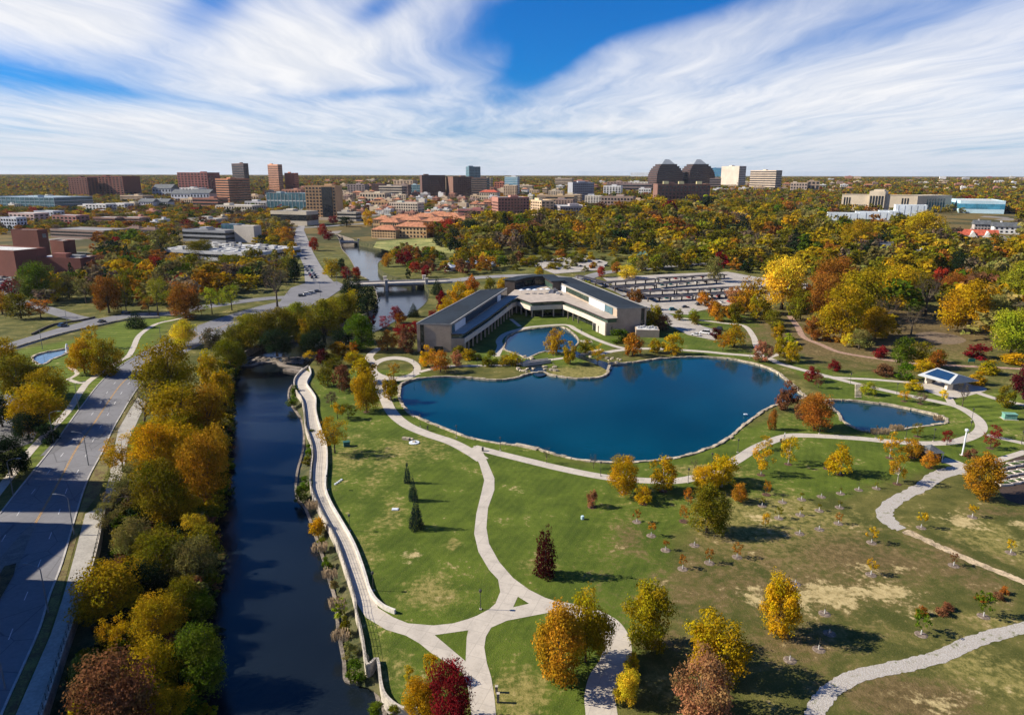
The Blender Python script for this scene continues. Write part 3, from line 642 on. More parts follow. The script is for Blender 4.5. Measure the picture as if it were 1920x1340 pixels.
def building(label, x0, xc, x1, ytop, ybase, col, style='ribbon', floors=6, cols=8, yaw=30, depth=None, name='office_building', cat='building', roof=None, glass=None, hvac=1, group=None, wincol=None, seed=0):
    """x0..xc left face, xc..x1 right face (picture columns); xc None: seen face on. Returns root."""
    g_ = glass or M_GD; wm = wallm(col); rr = random.Random(seed+int(x0*7))
    if xc is None or xc <= x0:
        p = at(x0, ybase); q0 = at((x0+x1)/2, ybase); th = R(20) if yaw == 30 else R(yaw)
        dx, dy = math.cos(th), -math.sin(th)
        w = solve(p, dx, dy, x1); d = depth or max(12, w*.45); ax = (dx, dy); ay = (-dy, dx)
        org = p
    else:
        p = at(xc, ybase); th = R(yaw)-math.atan2(p.x, p.y); ax = (math.cos(th), math.sin(th)); ay = (-math.sin(th), math.cos(th))
        w = solve(p, *ax, x1) if x1 > xc else 12; d = solve(p, *ay, x0); d = min(d, 260); w = min(w, 260); org = p
    h = top_z(p, ytop)-p.z; h = max(h, 3)
    rz = math.atan2(ax[1], ax[0]); root = empty(name, (org.x, org.y, p.z-1.0), rz, label, cat, group)
    h += 1.0
    def W(u, v): return (org.x+ax[0]*u+ay[0]*v, org.y+ax[1]*u+ay[1]*v)
    BFOOT.append([W(-3, -3), W(w+3, -3), W(w+3, d+3), W(-3, d+3)])
    ubox('wall', wm, root, w/2, d/2, 0, w, d, h)
    rm = roof or M_ROOFL
    b0 = 2.5; fh = (h-b0-.8)/max(1, floors)
    if style in ('ribbon', 'fins', 'glass', 'grid'):
        bandm = g_; frac = {'ribbon': .5, 'fins': .82, 'glass': .86, 'grid': .55}[style]
        if style in ('ribbon', 'glass'):
            for k in range(floors): ubox('window_band', bandm, root, w/2, d/2, b0+fh*(k+.3), w+.3, d+.3, fh*frac)
        elif style == 'fins':
            nb = max(2, cols); bw = w/nb
            for k in range(nb): ubox('window_strip', bandm, root, bw*(k+.5), -.02, b0, bw*.6, .36, h-b0-1.5)
            nd = max(1, round(d/bw)); bd = d/nd
            for k in range(nd):
                ubox('window_strip', bandm, root, -.02, bd*(k+.5), b0, .36, bd*.6, h-b0-1.5)
            for k in range(floors): ubox('floor_slab', wm, root, w/2, d/2, b0+fh*(k+.3), w+.5, d+.5, fh*.25)
        else:
            n = 0
            bw = w/cols
            sidecols = max(1, min(14, round(d/bw))); bd = d/sidecols
            for k in range(floors):
                for j in range(cols):
                    if n >= 99: break
                    ubox('window', bandm, root, bw*(j+.5), -.05, b0+fh*(k+.25), bw*.55, .3, fh*.55); n += 1
            if xc is not None or org.x > 0:
                for k in range(floors):
                    for j in range(sidecols):
                        if n >= 99: break
                        ubox('window', bandm, root, -.05, bd*(j+.5), b0+fh*(k+.25), .3, bd*.55, fh*.55); n += 1
            if org.x < 0:
                for k in range(floors):
                    for j in range(min(sidecols, 6)):
                        if n >= 99: break
                        ubox('window', bandm, root, w+.05, d*(j+.5)/min(sidecols, 6), b0+fh*(k+.25), .3, bd*.5, fh*.55); n += 1
    if style == 'glass':
        nb = max(2, cols); bw = w/nb
        for k in range(nb+1): ubox('mullion', wm, root, bw*k, -.2, 0, .5, .5, h)
    if style in ('hip', 'gable'):
        rh = min(w, d)*.24; m = MB(); o = 1.0
        if style == 'hip':
            if w > d: rid = [(d/2, d/2, h+rh), (w-d/2, d/2, h+rh)]; vs = [(-o, -o, h-.2), (w+o, -o, h-.2), (w+o, d+o, h-.2), (-o, d+o, h-.2)]+rid; fs = [(0, 1, 5, 4), (1, 2, 5), (2, 3, 4, 5), (3, 0, 4), (0, 3, 2, 1)]
            else: rid = [(w/2, w/2, h+rh), (w/2, d-w/2, h+rh)]; vs = [(-o, -o, h-.2), (w+o, -o, h-.2), (w+o, d+o, h-.2), (-o, d+o, h-.2)]+rid; fs = [(0, 1, 4), (1, 2, 5, 4), (2, 3, 5), (3, 0, 4, 5), (0, 3, 2, 1)]
        else:
            rh *= 1.5; vs = [(-o, -o, h-.2), (w+o, -o, h-.2), (w+o, d+o, h-.2), (-o, d+o, h-.2), (-o, d/2, h+rh), (w+o, d/2, h+rh)]; fs = [(0, 1, 5, 4), (2, 3, 4, 5), (3, 0, 4), (1, 2, 5), (0, 3, 2, 1)]
        r_ = m.add(vs, fs).build('roof', roof or M_TILE, root)
        n = 0
        for k in range(floors):
            for j in range(cols):
                if n < 60: ubox('window', g_, root, w/cols*(j+.5), -.05, 1.8+(h-2)/max(1, floors)*(k+.2), w/cols*.42, .3, (h-2)/max(1, floors)*.5); n += 1
        ubox('chimney', wm, r_, w*.3, d*.5, h, 1.6, 1.6, rh+1.2)
    else:
        ubox('parapet', wm, root, w/2, .25, h, w+.4, .5, .9); ubox('parapet', wm, root, .25, d/2, h+.01, .5, d, .9); ubox('parapet', wm, root, w-.25, d/2, h+.01, .5, d, .9); ubox('parapet', wm, root, w/2, d-.25, h, w+.4, .5, .88)
        ubox('roof', rm, root, w/2, d/2, h+.0, w-1, d-1, .15)
        for k in range(hvac):
            a = rr.uniform(.2, .7)*w; b = rr.uniform(.3, .7)*d
            ubox('rooftop_plant', wallm(tuple(min(.6, c*1.2) for c in col)) if k == 0 else M_ROOFG, root, a, b, h+.1, min(w*.4, 14)*rr.uniform(.6, 1), min(d*.4, 12), 3.2 if k == 0 else 1.6)
    root['w'] = w; root['h'] = h; root['d'] = d
    return root, w, d, h
BRICK = (.16, .05, .035); OBR = (.40, .17, .09); BRN = (.10, .055, .04); BEIGE = (.42, .34, .25); CREAM = (.52, .42, .30); GREY = (.26, .25, .24); WHITE = (.62, .62, .60); PINK = (.34, .16, .12); TAN = (.42, .27, .14)
b = building
b('dark red brick apartment tower block, shorter of the twin long blocks at far left', 132,None,168,333,369,BRICK,'grid',9,7,roof=M_ROOFG)
b('long dark red brick apartment block with tall wings beyond the yellow trees', 169,None,234,331,368,BRICK,'grid',9,10,roof=M_ROOFG)
b('dark tower behind the orange banded office block', 440,462,471,307,372,(.09,.05,.045),'fins',14,6,yaw=20)
b('orange brick office block with white window bands', 408,432,472,336,384,OBR,'ribbon',10,yaw=35)
b('red brick apartment block with a raised middle near the horizon', 336,None,392,324,362,(.22,.07,.06),'grid',8,9)
b('pale blue glass building at the far left edge', -20,None,104,369,390,(.35,.45,.52),'glass',3,14,glass=M_GB,roof=M_ROOFL)
b('low beige building at the foot of the orange banded office', 406,None,474,385,400,(.48,.42,.34),'grid',2,14)
b('brick parking deck with a dark opening beside the orange banded office', 363,None,410,372,393,(.28,.12,.08),'ribbon',3,roof=M_ROOFG)
b('tall slim orange tower with concrete corners', 506,525,533,309,364,(.50,.24,.14),'fins',16,4,yaw=25)
b('shorter orange tower with a blue roof house beside the slim tower', 536,555,562,325,364,(.42,.13,.07),'grid',10,4,yaw=25)
b('teal glass institute with white columns', 502,None,577,363,396,(.42,.45,.44),'glass',2,11,glass=M_GB,roof=M_ROOFL,hvac=2)
b('low beige hall with a dark recessed window strip', 509,None,576,396,421,(.50,.44,.34),'ribbon',1,roof=M_ROOFG,hvac=2)
gt, w, d, h = b('gold office tower with square windows and a dark glass centre', 576,None,632,349,412,(.50,.30,.15),'grid',10,9,yaw=12,depth=24)
ubox('glass_bay', M_GD, gt, w*.72, -.4, 4, w*.34, 1.2, h-5); ubox('base_block', wallm(CREAM), gt, w/2, -1.5, 0, w+4, 6, 5)
b('grey annex with dark windows at the foot of the gold tower', 633,None,668,398,414,(.40,.36,.30),'ribbon',2)
b('grey brick block at the plaza edge beyond the gold tower', 652,None,684,346,364,(.24,.19,.18),'grid',5,6)
b('dark brown block beside the beige banded block', 697,None,722,345,362,(.12,.06,.05),'ribbon',4)
b('beige banded office block among the low plaza shops', 711,None,754,349,370,(.45,.38,.30),'ribbon',4)
b('cream parking block with arches', 675,None,722,362,380,CREAM,'grid',2,9)
b('cream painted shop block with red shutters', 730,None,783,380,398,(.62,.52,.40),'grid',3,12,roof=M_ROOFL)
b('tan shop building with an orange front', 698,None,732,378,392,TAN,'grid',2,6,roof=M_TILE)
b('small teal and white block near the horizon', 767,None,788,347,362,(.40,.50,.50),'glass',3,3,glass=M_GB)
b('dark brown hotel slab with a pale left side', 788,792,836,329,369,(.11,.06,.05),'grid',9,11,yaw=10)
b('brown slab with cream left bay beside the hotel', 837,850,889,332,371,(.17,.09,.065),'grid',9,10,yaw=12)
b('dark balconied tower at the end of the brown slabs', 884,None,913,334,373,(.13,.09,.075),'ribbon',9)
b('teal glass tower rising above the brown slabs', 874,880,901,313,356,(.10,.20,.25),'glass',8,4,yaw=15,glass=M_GB)
b('small red brick block beside the teal and white tower', 927,None,946,342,361,(.38,.14,.09),'grid',4,4)
b('teal and white banded tower', 946,None,970,332,366,(.50,.60,.60),'ribbon',9,glass=M_GL)
b('cream building with a red tiled roof', 899,None,932,360,376,CREAM,'hip',2,8,roof=M_REDT)
b('long pink brick garage building', 859,None,921,393,408,(.30,.12,.11),'ribbon',2,roof=M_ROOFG)
b('pink office block with a curved brick front', 922,934,992,371,408,PINK,'grid',6,10,yaw=14)
b('tall tan apartment block behind the wood', 995,1015,1038,377,412,(.55,.40,.26),'grid',6,3,yaw=28)
b('ochre block behind the tan apartments', 1023,None,1076,367,386,(.42,.30,.18),'ribbon',3)
b('brick and white apartment row with five floors', 1034,1050,1104,388,414,(.30,.26,.26),'grid',4,11,yaw=12)
b('grey slab tower with window strips', 1064,1073,1113,343,380,(.26,.27,.30),'grid',8,11,yaw=12)
b('brown apartments with bay windows above the yellow trees', 1126,None,1186,369,397,(.30,.22,.18),'grid',4,10)
b('long low hall with maroon roof', 1139,None,1222,345,363,(.22,.16,.15),'ribbon',3,roof=mat('maroon_roof', (.12,.03,.05), .8))
b('small white block before the maroon hall', 1197,None,1219,354,370,(.66,.64,.60),'grid',3,5)
wb, w, d, h = b('wide brown apartment slab with a cream end wall below the dark twin towers', 1223,1231,1329,346,388,(.19,.10,.075),'grid',6,14,yaw=6,roof=M_ROOFG)
for k in (.2, .5, .85): ubox('penthouse', wallm((.55, .48, .25)), wb, w*k, d*.5, h, 9, 8, 5)
b('beige gridded tower right of the dark twin towers', 1350,1383,1396,312,355,(.50,.43,.36),'grid',10,7,yaw=40)
b('banded office tower with a pink roof box', 1404,1452,1463,320,360,(.46,.37,.29),'ribbon',9,yaw=42)
b('bright blue glass hall on the horizon', 1328,None,1352,315,334,(.05,.20,.36),'ribbon',2,glass=M_GL,roof=M_ROOFL)
b('pale arched white hall on the horizon left of the twin towers', 1182,None,1222,324,332,(.62,.66,.70),'plain',1,hvac=0)
b('beige court building behind the white tents', 1481,None,1512,343,362,(.55,.42,.32),'grid',3,6)
b('brown chapel with tall window beside the beige court', 1512,None,1535,340,362,(.38,.28,.20),'fins',2,3)
b('dark window block between the twin towers and beige tower', 1329,None,1350,335,358,(.20,.15,.14),'ribbon',5)
# lower left quarter of town
b('dark glass campus office with long eaves', 344,None,424,431,452,(.24,.25,.27),'ribbon',2,glass=M_GD,roof=M_ROOFG,hvac=2)
b('blue glass stair block of the campus office', 418,None,448,421,450,(.07,.13,.20),'glass',3,4,glass=M_GB,hvac=0)
b('pale stone block with a round topped bush in front', 441,None,478,424,454,(.46,.42,.37),'plain',1,hvac=0)
lab, w, d, h = b('sprawling white roofed laboratory covered in rooftop machines', 300,None,480,468,483,(.50,.50,.52),'ribbon',1,roof=M_ROOFL,hvac=0,depth=62)
rr = random.Random(3)
for k in range(46): ubox('rooftop_plant', M_ROOFL if rr.random() < .65 else M_ROOFG, lab, rr.uniform(.04, .96)*w, rr.uniform(.06, .94)*d, h+.1, rr.uniform(1.5, 7), rr.uniform(1.5, 5), rr.uniform(1, 3.4))
for k in range(9): ubox('roof_vault', M_ROOFL, lab, w*(k+.5)/9, d*.5, h+.12, w/9*.35, d*.8, .7)
b('brown banded parking deck behind the arts building', 96,None,196,430,445,(.24,.17,.14),'ribbon',2,roof=M_ROOFG,hvac=0)
b('brown hip roofed house at the town edge, left one of the pair', 236,None,262,428,441,(.30,.20,.16),'hip',1,4,roof=M_ROOFB,name='house',cat='house')
b('brown hip roofed house at the town edge, right one of the pair', 264,None,293,430,444,(.36,.30,.26),'hip',1,4,roof=M_ROOFB,name='house',cat='house')
for i, (x0, x1, yt, yb, c, t) in enumerate([(176,218,408,423,(.24,.13,.10),'brick apartment block with white balconies, left of its twin'),(222,263,408,423,(.26,.15,.12),'brick apartment block with white balconies, right of its twin'),
    (162,200,383,399,(.60,.58,.55),'white and red stepped terrace above the balconied twins'),(200,235,382,396,(.62,.60,.58),'long white terrace above the balconied twins'),(19,66,400,418,(.50,.36,.33),'white and red townhouse row by the left edge'),(66,102,396,413,(.46,.48,.52),'grey flat roofed townhouse behind the red row'),(100,145,404,424,(.30,.14,.12),'dark red townhouse row with white gable'),(4,34,408,430,(.50,.52,.56),'white balconied block at the left edge'),
    (287,322,353,368,(.28,.30,.34),'grey mansion roof among red trees'),(322,358,363,378,(.46,.46,.50),'grey and white apartment row below the red block, left half'),(358,394,362,380,(.34,.36,.42),'grey and white apartment row below the red block, right half'),
    (261,288,378,390,(.50,.48,.50),'white gabled townhouse by the red trees, left one'),(290,316,378,390,(.52,.50,.50),'white gabled townhouse by the red trees, right one')]):
    b(t, x0, None, x1, yt, yb, c, 'gable' if i >= 8 else 'ribbon' if i < 2 else 'grid', 3 if i < 8 else 2, 6, name='apartment_block' if i < 8 else 'townhouse', cat='apartment block' if i < 8 else 'townhouse', roof=(M_SLATE if i >= 8 else M_ROOFL), hvac=0)
b('low white roofed shed behind the stone block', 352,None,406,410,420,(.40,.36,.32),'plain',1,hvac=1)
b('cream bank building with columns at the horizon trees', 460,None,500,378,394,(.44,.42,.42),'grid',2,8,hvac=1)
# brick arts building
A, w, d, h = b('tall windowless brick stage tower of the arts building', 29,78,97,433,485,(.17,.055,.04),'plain',1,yaw=42,hvac=0,roof=M_ROOFL)
ubox('louvre', M_ROOFG, A, w*.6, -.2, h*.75, 3.4, .6, 3.4)
A2, w, d, h = b('low brick wing with a pale roof beside the stage tower', 62,155,191,486,517,(.17,.055,.04),'plain',1,yaw=48,hvac=2,roof=M_ROOFL)
for k in range(3): ubox('window', M_GD, A2, w*(.25+.25*k), -.1, h*.6, w*.18, .4, 1.6)
b('brick hall with white roof cut by the left edge of the picture', -60,None,34,467,513,(.17,.055,.04),'plain',1,hvac=0,roof=M_ROOFL)
b('small brick block between tower and wing', 97,None,122,452,476,(.17,.055,.04),'plain',1,hvac=0)
tk = empty('storage_tank', at(101, 512), 0, 'white rounded storage tank in front of the brick arts building', 'tank')
m = MB(); pts_ = []
for k in range(9):
    t = math.pi*k/8; pts_.append((-7*math.cos(t), 0, 2.2))
rad = [max(.2, 2.3*math.sin(math.pi*k/8)**.5) for k in range(9)]; m.tube(pts_, rad, 12).build('tank_shell', mat('white_tank', (.7, .7, .68), .5), tk, True)
for x_ in (-4, 4): ubox('leg', M_CONCD, tk, x_, 0, -.5, 1, 3, 1.3)
# terracotta apartment village
for i, (x0, x1, yt, yb, t) in enumerate([(697,742,430,446,'front left block with an arched gate'),(742,800,424,446,'front right block with balconies'),(700,730,411,430,'small block behind the arched gate'),(731,770,408,424,'middle block with paired chimneys'),(771,815,406,422,'long block in the second row'),(816,862,405,420,'block beside the pink garage'),(862,905,408,420,'low block before the pink garage'),(905,950,408,419,'rearmost block near the pink office'),(950,996,409,420,'last block by the tan apartments'),(712,748,416,432,'narrow block behind the gate, left of the chimneys'),(748,790,412,428,'block between the middle rows'),(790,835,414,430,'block nearest the meadow pines'),(800,838,402,414,'small rear block before the shops'),(835,880,412,424,'block behind the meadow pines')]):
    b('terracotta roofed ochre apartments, '+t, x0, None, x1, yt, yb, (.52,.34,.17), 'hip', 3 if yb > 440 else 2, 9, name='apartment_block', cat='apartment block', roof=M_TILE, group='terracotta apartment village', depth=20)
# plaza shops
rr = random.Random(21); pal = [(.56,.44,.31),(.66,.60,.50),(.40,.19,.13),(.52,.38,.25),(.70,.68,.65),(.32,.22,.18)]; pn = ['tan','cream','brick red','ochre','white','brown']
cnt = {}
PLOTS = []
for (x0, x1, y0, y1, n) in [(640,925,368,405,210),(560,700,352,372,16),(930,1000,352,372,8),(1040,1240,345,366,9),(975,1060,345,365,8),(1540,1920,337,362,44),(1360,1560,352,366,8),(480,560,380,400,4),(600,780,340,350,10),(240,420,392,430,10),(20,160,384,398,8)]:
    for k in range(n):
        x = rr.uniform(x0, x1); y = rr.uniform(y0, y1); wd = rr.uniform(8, 19); hp = rr.uniform(6, 11)
        if any(abs(x-a)*1.15 < (wd+c)/2 and abs(y-b_) < 3.0 for a, b_, c in PLOTS): continue
        p = at(x, y)
        if any(inpoly(p.x, p.y, f) for f in BFOOT): continue
        PLOTS.append((x, y, wd)); i = rr.randrange(6); tall = rr.random() < .15
        sty = rr.choice(['hip', 'grid', 'grid', 'plain', 'ribbon'])
        lb = f'{pn[i]} {"two" if hp<8.5 else "three"} storey {"tiled" if sty=="hip" else "flat roofed"} building {"among the plaza shops" if x<1000 else "among far trees on the right" if x>1300 else "in the far town centre"}'
        b(lb, x-wd/2, None, x+wd/2, y-hp*(.75 if y < 350 else 1), y, pal[i], sty, 2 if hp < 8.5 else 3, 4, name='shop_building', cat='building', roof=(M_TILE if sty == 'hip' else rr.choice([M_ROOFL, M_ROOFL, M_ROOFG, M_TILE])), hvac=1, seed=k)
# mid-rise blocks that fill the skyline between the towers
for (x0, x1, y0, y1, hr, wr, n, plc) in [(640,1225,350,371,(12,24),(16,38),34,'on the plaza skyline'),(930,1220,372,392,(10,18),(18,34),9,'above the wood'),(40,560,362,390,(7,13),(20,44),15,'in the town'),(1335,1560,350,364,(7,13),(14,30),9,'right of the dark twin towers')]:
    for k in range(n):
        x = rr.uniform(x0, x1); y = rr.uniform(y0, y1); wd = rr.uniform(*wr); hp = rr.uniform(*hr)
        if any(abs(x-a)*1.05 < (wd+c)/2 and abs(y-b_) < 3.6 for a, b_, c in PLOTS): continue
        p = at(x, y)
        if any(inpoly(p.x+q, p.y, f) for f in BFOOT for q in (-25, 0, 25)): continue
        PLOTS.append((x, y, wd)); i = rr.randrange(6); sty = rr.choice(['grid', 'grid', 'ribbon', 'fins'])
        b(f'{pn[i]} mid rise block with {"square windows" if sty=="grid" else "window bands" if sty=="ribbon" else "upright window strips"} {plc}', x-wd/2, None, x+wd/2, y-hp, y, pal[i], sty, max(3, int(hp/3)), 6, name='office_building', cat='building', roof=rr.choice([M_ROOFL, M_ROOFG]), hvac=2, seed=k)
# dark twin towers: stacked setbacks under a glass pyramid
for i, (x0, x1, t) in enumerate([(1221,1272,'left'),(1280,1330,'right')]):
    p = at((x0+x1)/2, 352); z1 = top_z(p, 308)-p.z; zt = top_z(p, 299)-p.z; wd = (x1-x0)/F*proj(p.x, p.y, p.z)[2]
    r_ = empty('stepped_tower', p, R(8), f'dark stepped tower with a white glass pyramid roof, {t} one of the twins', 'tower', 'dark twin towers')
    N = 12
    for k in range(N):
        f = 1 if k < 5 else math.sqrt(1-((k-4.5)/8.2)**2); hh = z1/N
        ubox('storey_block', wallm((.075, .04, .035)), r_, 0, 0, hh*k, wd*f, wd*f, hh); ubox('window_band', M_GD, r_, 0, 0, hh*(k+.35), wd*f+.5, wd*f+.5, hh*.35)
    BFOOT.append([(p.x-wd/2, p.y-wd/2), (p.x+wd/2, p.y-wd/2), (p.x+wd/2, p.y+wd/2), (p.x-wd/2, p.y+wd/2)])
    q = wd*.25; m = MB().add([(-q, -q, z1), (q, -q, z1), (q, q, z1), (-q, q, z1), (-q*.3, -q*.3, zt), (q*.3, -q*.3, zt), (q*.3, q*.3, zt), (-q*.3, q*.3, zt)], [(0, 1, 5, 4), (1, 2, 6, 5), (2, 3, 7, 6), (3, 0, 4, 7), (4, 5, 6, 7)]); m.build('pyramid_roof', mat('pale_glass_roof', (.30, .33, .35), .3), r_)
# museum on its hill
MS = (.52, .44, .33)
mu = at(1576, 394); mroot = empty('museum', mu, 0, 'long stone museum with a tall columned portico on the wooded hill', 'museum')
p0 = at(1576, 393); p1 = at(1717, 398); p2 = at(1781, 396)
def seg_box(root, a, bq, dep, z0, z1, m, name, back=0.0):
    """box whose front runs from a to bq (world), dep deep away from the camera"""
    t = Vector((bq.x-a.x, bq.y-a.y, 0)); L = t.length; t.normalize(); n = Vector((-t.y, t.x, 0))
    if n.y < 0: n = -n
    c = (a+bq)/2+n*(dep/2+back); o = ubox(name, m, root, c.x-root.location.x, c.y-root.location.y, z0-root.location.z, L, dep, z1-z0); o.rotation_euler.z = math.atan2(t.y, t.x); return o
zb = mu.z-3
zt = top_z(p0, 365); ms = wallm(MS)
seg_box(mroot, p0, p1, 50, zb, zt, ms, 'main_block'); seg_box(mroot, p1, p2, 40, zb, top_z(p1, 367), ms, 'east_wing')
def lerp(a, c, t): return a+(c-a)*t
seg_box(mroot, lerp(p0, p1, .37), lerp(p0, p1, .58), 54, zb, top_z(p0, 358), ms, 'portico', -4); seg_box(mroot, lerp(p0, p1, .42), lerp(p0, p1, .56), 30, zb, top_z(p0, 356)+1, ms, 'attic', 2)
for k in range(5):
    a = lerp(p0, p1, .385+.038*k); seg_box(mroot, a, lerp(p0, p1, .385+.038*k+.022), 1.2, zb+6, zt-1, M_GD, 'window', -4.5)
for k in range(3):
    for c0 in (.03, .80): seg_box(mroot, lerp(p0, p1, c0+.035*k), lerp(p0, p1, c0+.035*k+.018), 1.0, zb+8, zt-4, M_GD, 'window', -.4)
for k in range(7): seg_box(mroot, lerp(p1, p2, .28+.08*k), lerp(p1, p2, .28+.08*k+.04), 1.0, zb+4, zt-5, M_GD, 'window', -.4)
for k in range(8): seg_box(mroot, lerp(p0, p1, .14+.028*k), lerp(p0, p1, .14+.028*k+.012), .8, zb+8, zb+12, M_GD, 'window', -.3)
seg_box(mroot, p0, p1, .8, zt, zt+.9, ms, 'cornice', -.5)
BFOOT.append([(p0.x-4, p0.y-14), (p1.x, p1.y-14), (p2.x+4, p2.y-14), (p2.x+4, p2.y+55), (p0.x-4, p0.y+55)])
M_MILK = mat('milky_glass', (.70, .76, .80), .35, .06, .1)
for (x0, x1, yt, yb, t) in [(1551,1612,400,413,'lowest'),(1604,1668,398,411,'second'),(1648,1684,396,405,'third'),(1677,1736,385,405,'tallest')]:
    bb, w, d, h = b(f'milky white glass pavilion on the museum lawn, {t} of the four', x0, None, x1, yt, yb, (.66,.72,.76), 'plain', 1, name='glass_pavilion', cat='pavilion', hvac=0, group='white glass pavilions', depth=16)
    for k in range(5): ubox('glass_joint', M_ROOFG, bb, w*(k+.5)/5, -.1, .5, .25, .3, h-.8)
b('blue and white glass gallery at the right end of the museum', 1779,1798,1882,377,399,(.45,.62,.70),'ribbon',1,glass=M_GL,yaw=8,roof=M_ROOFL,hvac=0)
for (x0, x1, yt, yb, c, rf, t) in [(1801,1870,440,453,(.60,.45,.38),M_REDT,'red roofed house with white gables beside the white house'),(1862,1911,424,438,(.72,.72,.70),M_SLATE,'big white house with dark roof at the right edge'),(1826,1856,420,432,(.40,.36,.34),M_SLATE,'slate roofed house behind the red roofed one'),(1640,1672,462,474,(.46,.42,.38),M_SLATE,'grey roofed house deep in the wood'),
     (1718,1746,478,490,(.68,.68,.70),M_SLATE,'white house with grey roof among orange trees'),(1782,1806,492,503,(.66,.66,.68),M_SLATE,'small white house half hidden by dark trees'),(1595,1612,489,500,(.50,.45,.40),M_SLATE,'tiny grey house half hidden in the wood'),(1196,1218,478,486,(.40,.36,.30),mat('green_roof',(.06,.12,.09)),'small green roofed lodge behind the parking area'),
     (1352,1364,456,466,(.6,.6,.6),M_SLATE,'small white house left of the lawn in the wood')]:
    hb, w, d, h = b(t, x0, None, x1, yt, yb, c, 'gable', 2, 5, name='house', cat='house', roof=rf)
    if 'gables' in t:
        for k in (.3, .7):
            g_ = MB().add([(w*k-4, -1.5, h-2), (w*k+4, -1.5, h-2), (w*k, -1.5, h+4), (w*k-4, d*.5, h-2), (w*k+4, d*.5, h-2), (w*k, d*.5, h+4)], [(0, 1, 2), (3, 5, 4), (0, 2, 5, 3), (1, 4, 5, 2), (0, 3, 4, 1)]).build('gable', wallm((.7, .68, .62)), hb)
for (x, y, t) in [(905,500,'largest of the white kiosk roofs by the creek meadow'),(840,508,'smallest of the white kiosk roofs by the creek meadow'),(878,498,'middle one of the white kiosk roofs by the creek meadow')]:
    k = b(t, x-(16 if x == 905 else 7), None, x+(16 if x == 905 else 7), y-6, y, (.55,.52,.48), 'hip', 1, 3, name='kiosk', cat='kiosk', roof=M_MILK, depth=10)
# large off-picture blocks of the campus, whose shade falls over the near end of the road
def near_block(x, y, w, d, h, lb, rz=0.0):
    r_ = empty('apartment_block', (x, y, 0), rz, lb, 'apartment block'); ubox('wall', wallm((.35, .25, .18)), r_, 0, 0, 0, w, d, h)
    for k in range(int(h//3.4)-1): ubox('window_band', M_GD, r_, 0, 0, 1.6+3.4*k, w+.3, d+.3, 1.5)
    ubox('roof', M_ROOFG, r_, 0, 0, h, w-1, d-1, .3)
# ================================================================== THE ANGLED OFFICE BUILDING BY THE POND
def A2(px, py, z): v = at(px, py, z); return (v.x, v.y)
M_TANST = mat('tan_stone_facing', (.40, .31, .23), .9, .10, .25, .02, fine=10); M_SPAN = mat('pale_precast', (.56, .50, .42), .85, .08, .2); M_PAV = mat('terrace_roof_pavers', (.40, .345, .29), .9, .12, .4, fine=10)
M_WPAN = mat('white_metal_panel', (.62, .66, .70), .5, .05, .2); M_BRONZE = mat('bronze_cladding', (.045, .035, .033), .5, .2, .3); M_EDGE = mat('roof_edge_metal', (.30, .29, .27), .6, .1, .3)
kb = empty('office_building', (10, 350, 0), 0, 'low angled tan stone office building wrapped round a small blue pond', 'building')
def kbp(m, name, mt):
    o = m.build(name, mt, kb); o.matrix_parent_inverse = Matrix.Translation((-10, -350, 0)); return o
TH = 12.5; TE = 8.3
PL = [(-41.5, 295), (-26.5, 293.5), (-3, 393), (-18, 385)]; PRt = [(51, 331.5), (66, 335), (38, 436), (22, 438.5)]
f0 = [A2(965, 543, TE), A2(982, 538, TE), A2(1001, 535, TE), A2(1021, 534.5, TE), A2(1037, 545, TE)]
ms_ = MB(); ms_.prism(PL, -1, TH-.4); ms_.prism(PRt, -1, TH-.4); kbp(ms_, 'wall', M_TANST)
for P in (PL, PRt):
    kbp(MB().prism(P, TH-.4, TH), 'roof', M_ROOFD); kbp(ring([Vector((*p, 0)) for p in P], TH-.35, TH+.22, .5, True), 'roof_edge', M_EDGE)
# raised curved hall in the angle
back_ = [(f0[-1][0]+6, f0[-1][1]+2), (f0[3][0]+5, f0[3][1]+6), (f0[2][0], f0[2][1]+6.5), (f0[1][0]-3, f0[1][1]+6), (f0[0][0]-6, f0[0][1]+3)]
hall = f0+back_
kbp(MB().prism(f0+back_, -1, 13.6), 'hall_wall', M_BRONZE)
kbp(MB().prism([(p[0], p[1]) for p in grow(f0+back_, 1.3)], 13.6, 14.1), 'hall_roof', M_ROOFD)
for i in range(len(f0)-1):
    a, c = Vector((*f0[i], 0)), Vector((*f0[i+1], 0)); t = (c-a).normalized(); n = Vector((t.y, -t.x, 0))
    kbp(ring([tuple((a+t*.8+n*.15)[:2]), tuple((c-t*.8+n*.15)[:2])], TE+.6, TE+3.6, .2), 'hall_window', M_GG if i == 3 else M_GD)
# terrace storey
O = [A2(846, 626, TE), A2(870, 626, TE), A2(915, 596, TE), A2(960, 562.5, TE), A2(970, 558.5, TE), A2(995, 567.5, TE), A2(1025, 565.5, TE), A2(1055, 564.5, TE), A2(1095, 580, TE), A2(1136, 597.5, TE), A2(1158, 596.5, TE)]
slab = O+[(51.5, 333.5), (24, 432)]+f0[::-1]+[(-3, 391), (-26.3, 294.5)]
kbp(MB().prism(slab, TE-.3, TE), 'terrace_roof', M_PAV); kbp(ring(O, TE-.35, TE+.06, .35), 'terrace_edge', M_BRONZE)
Oi, Oo = offset(O, 1.3); inn = Oi if (Oi[5][1] > Oo[5][1]) else Oo
i4a, i4b = offset(O, 4.0); in4 = i4a if (i4a[5][1] > i4b[5][1]) else i4b
kbp(ring(inn, 6.2, TE-.3, .3), 'window_ribbon', M_GG)
kbp(ring(O[1:-1], 4.1, 6.4, .5), 'spandrel', M_SPAN); kbp(ring(in4[1:-1], 0, 4.2, .3), 'ground_floor_glass', M_GD)
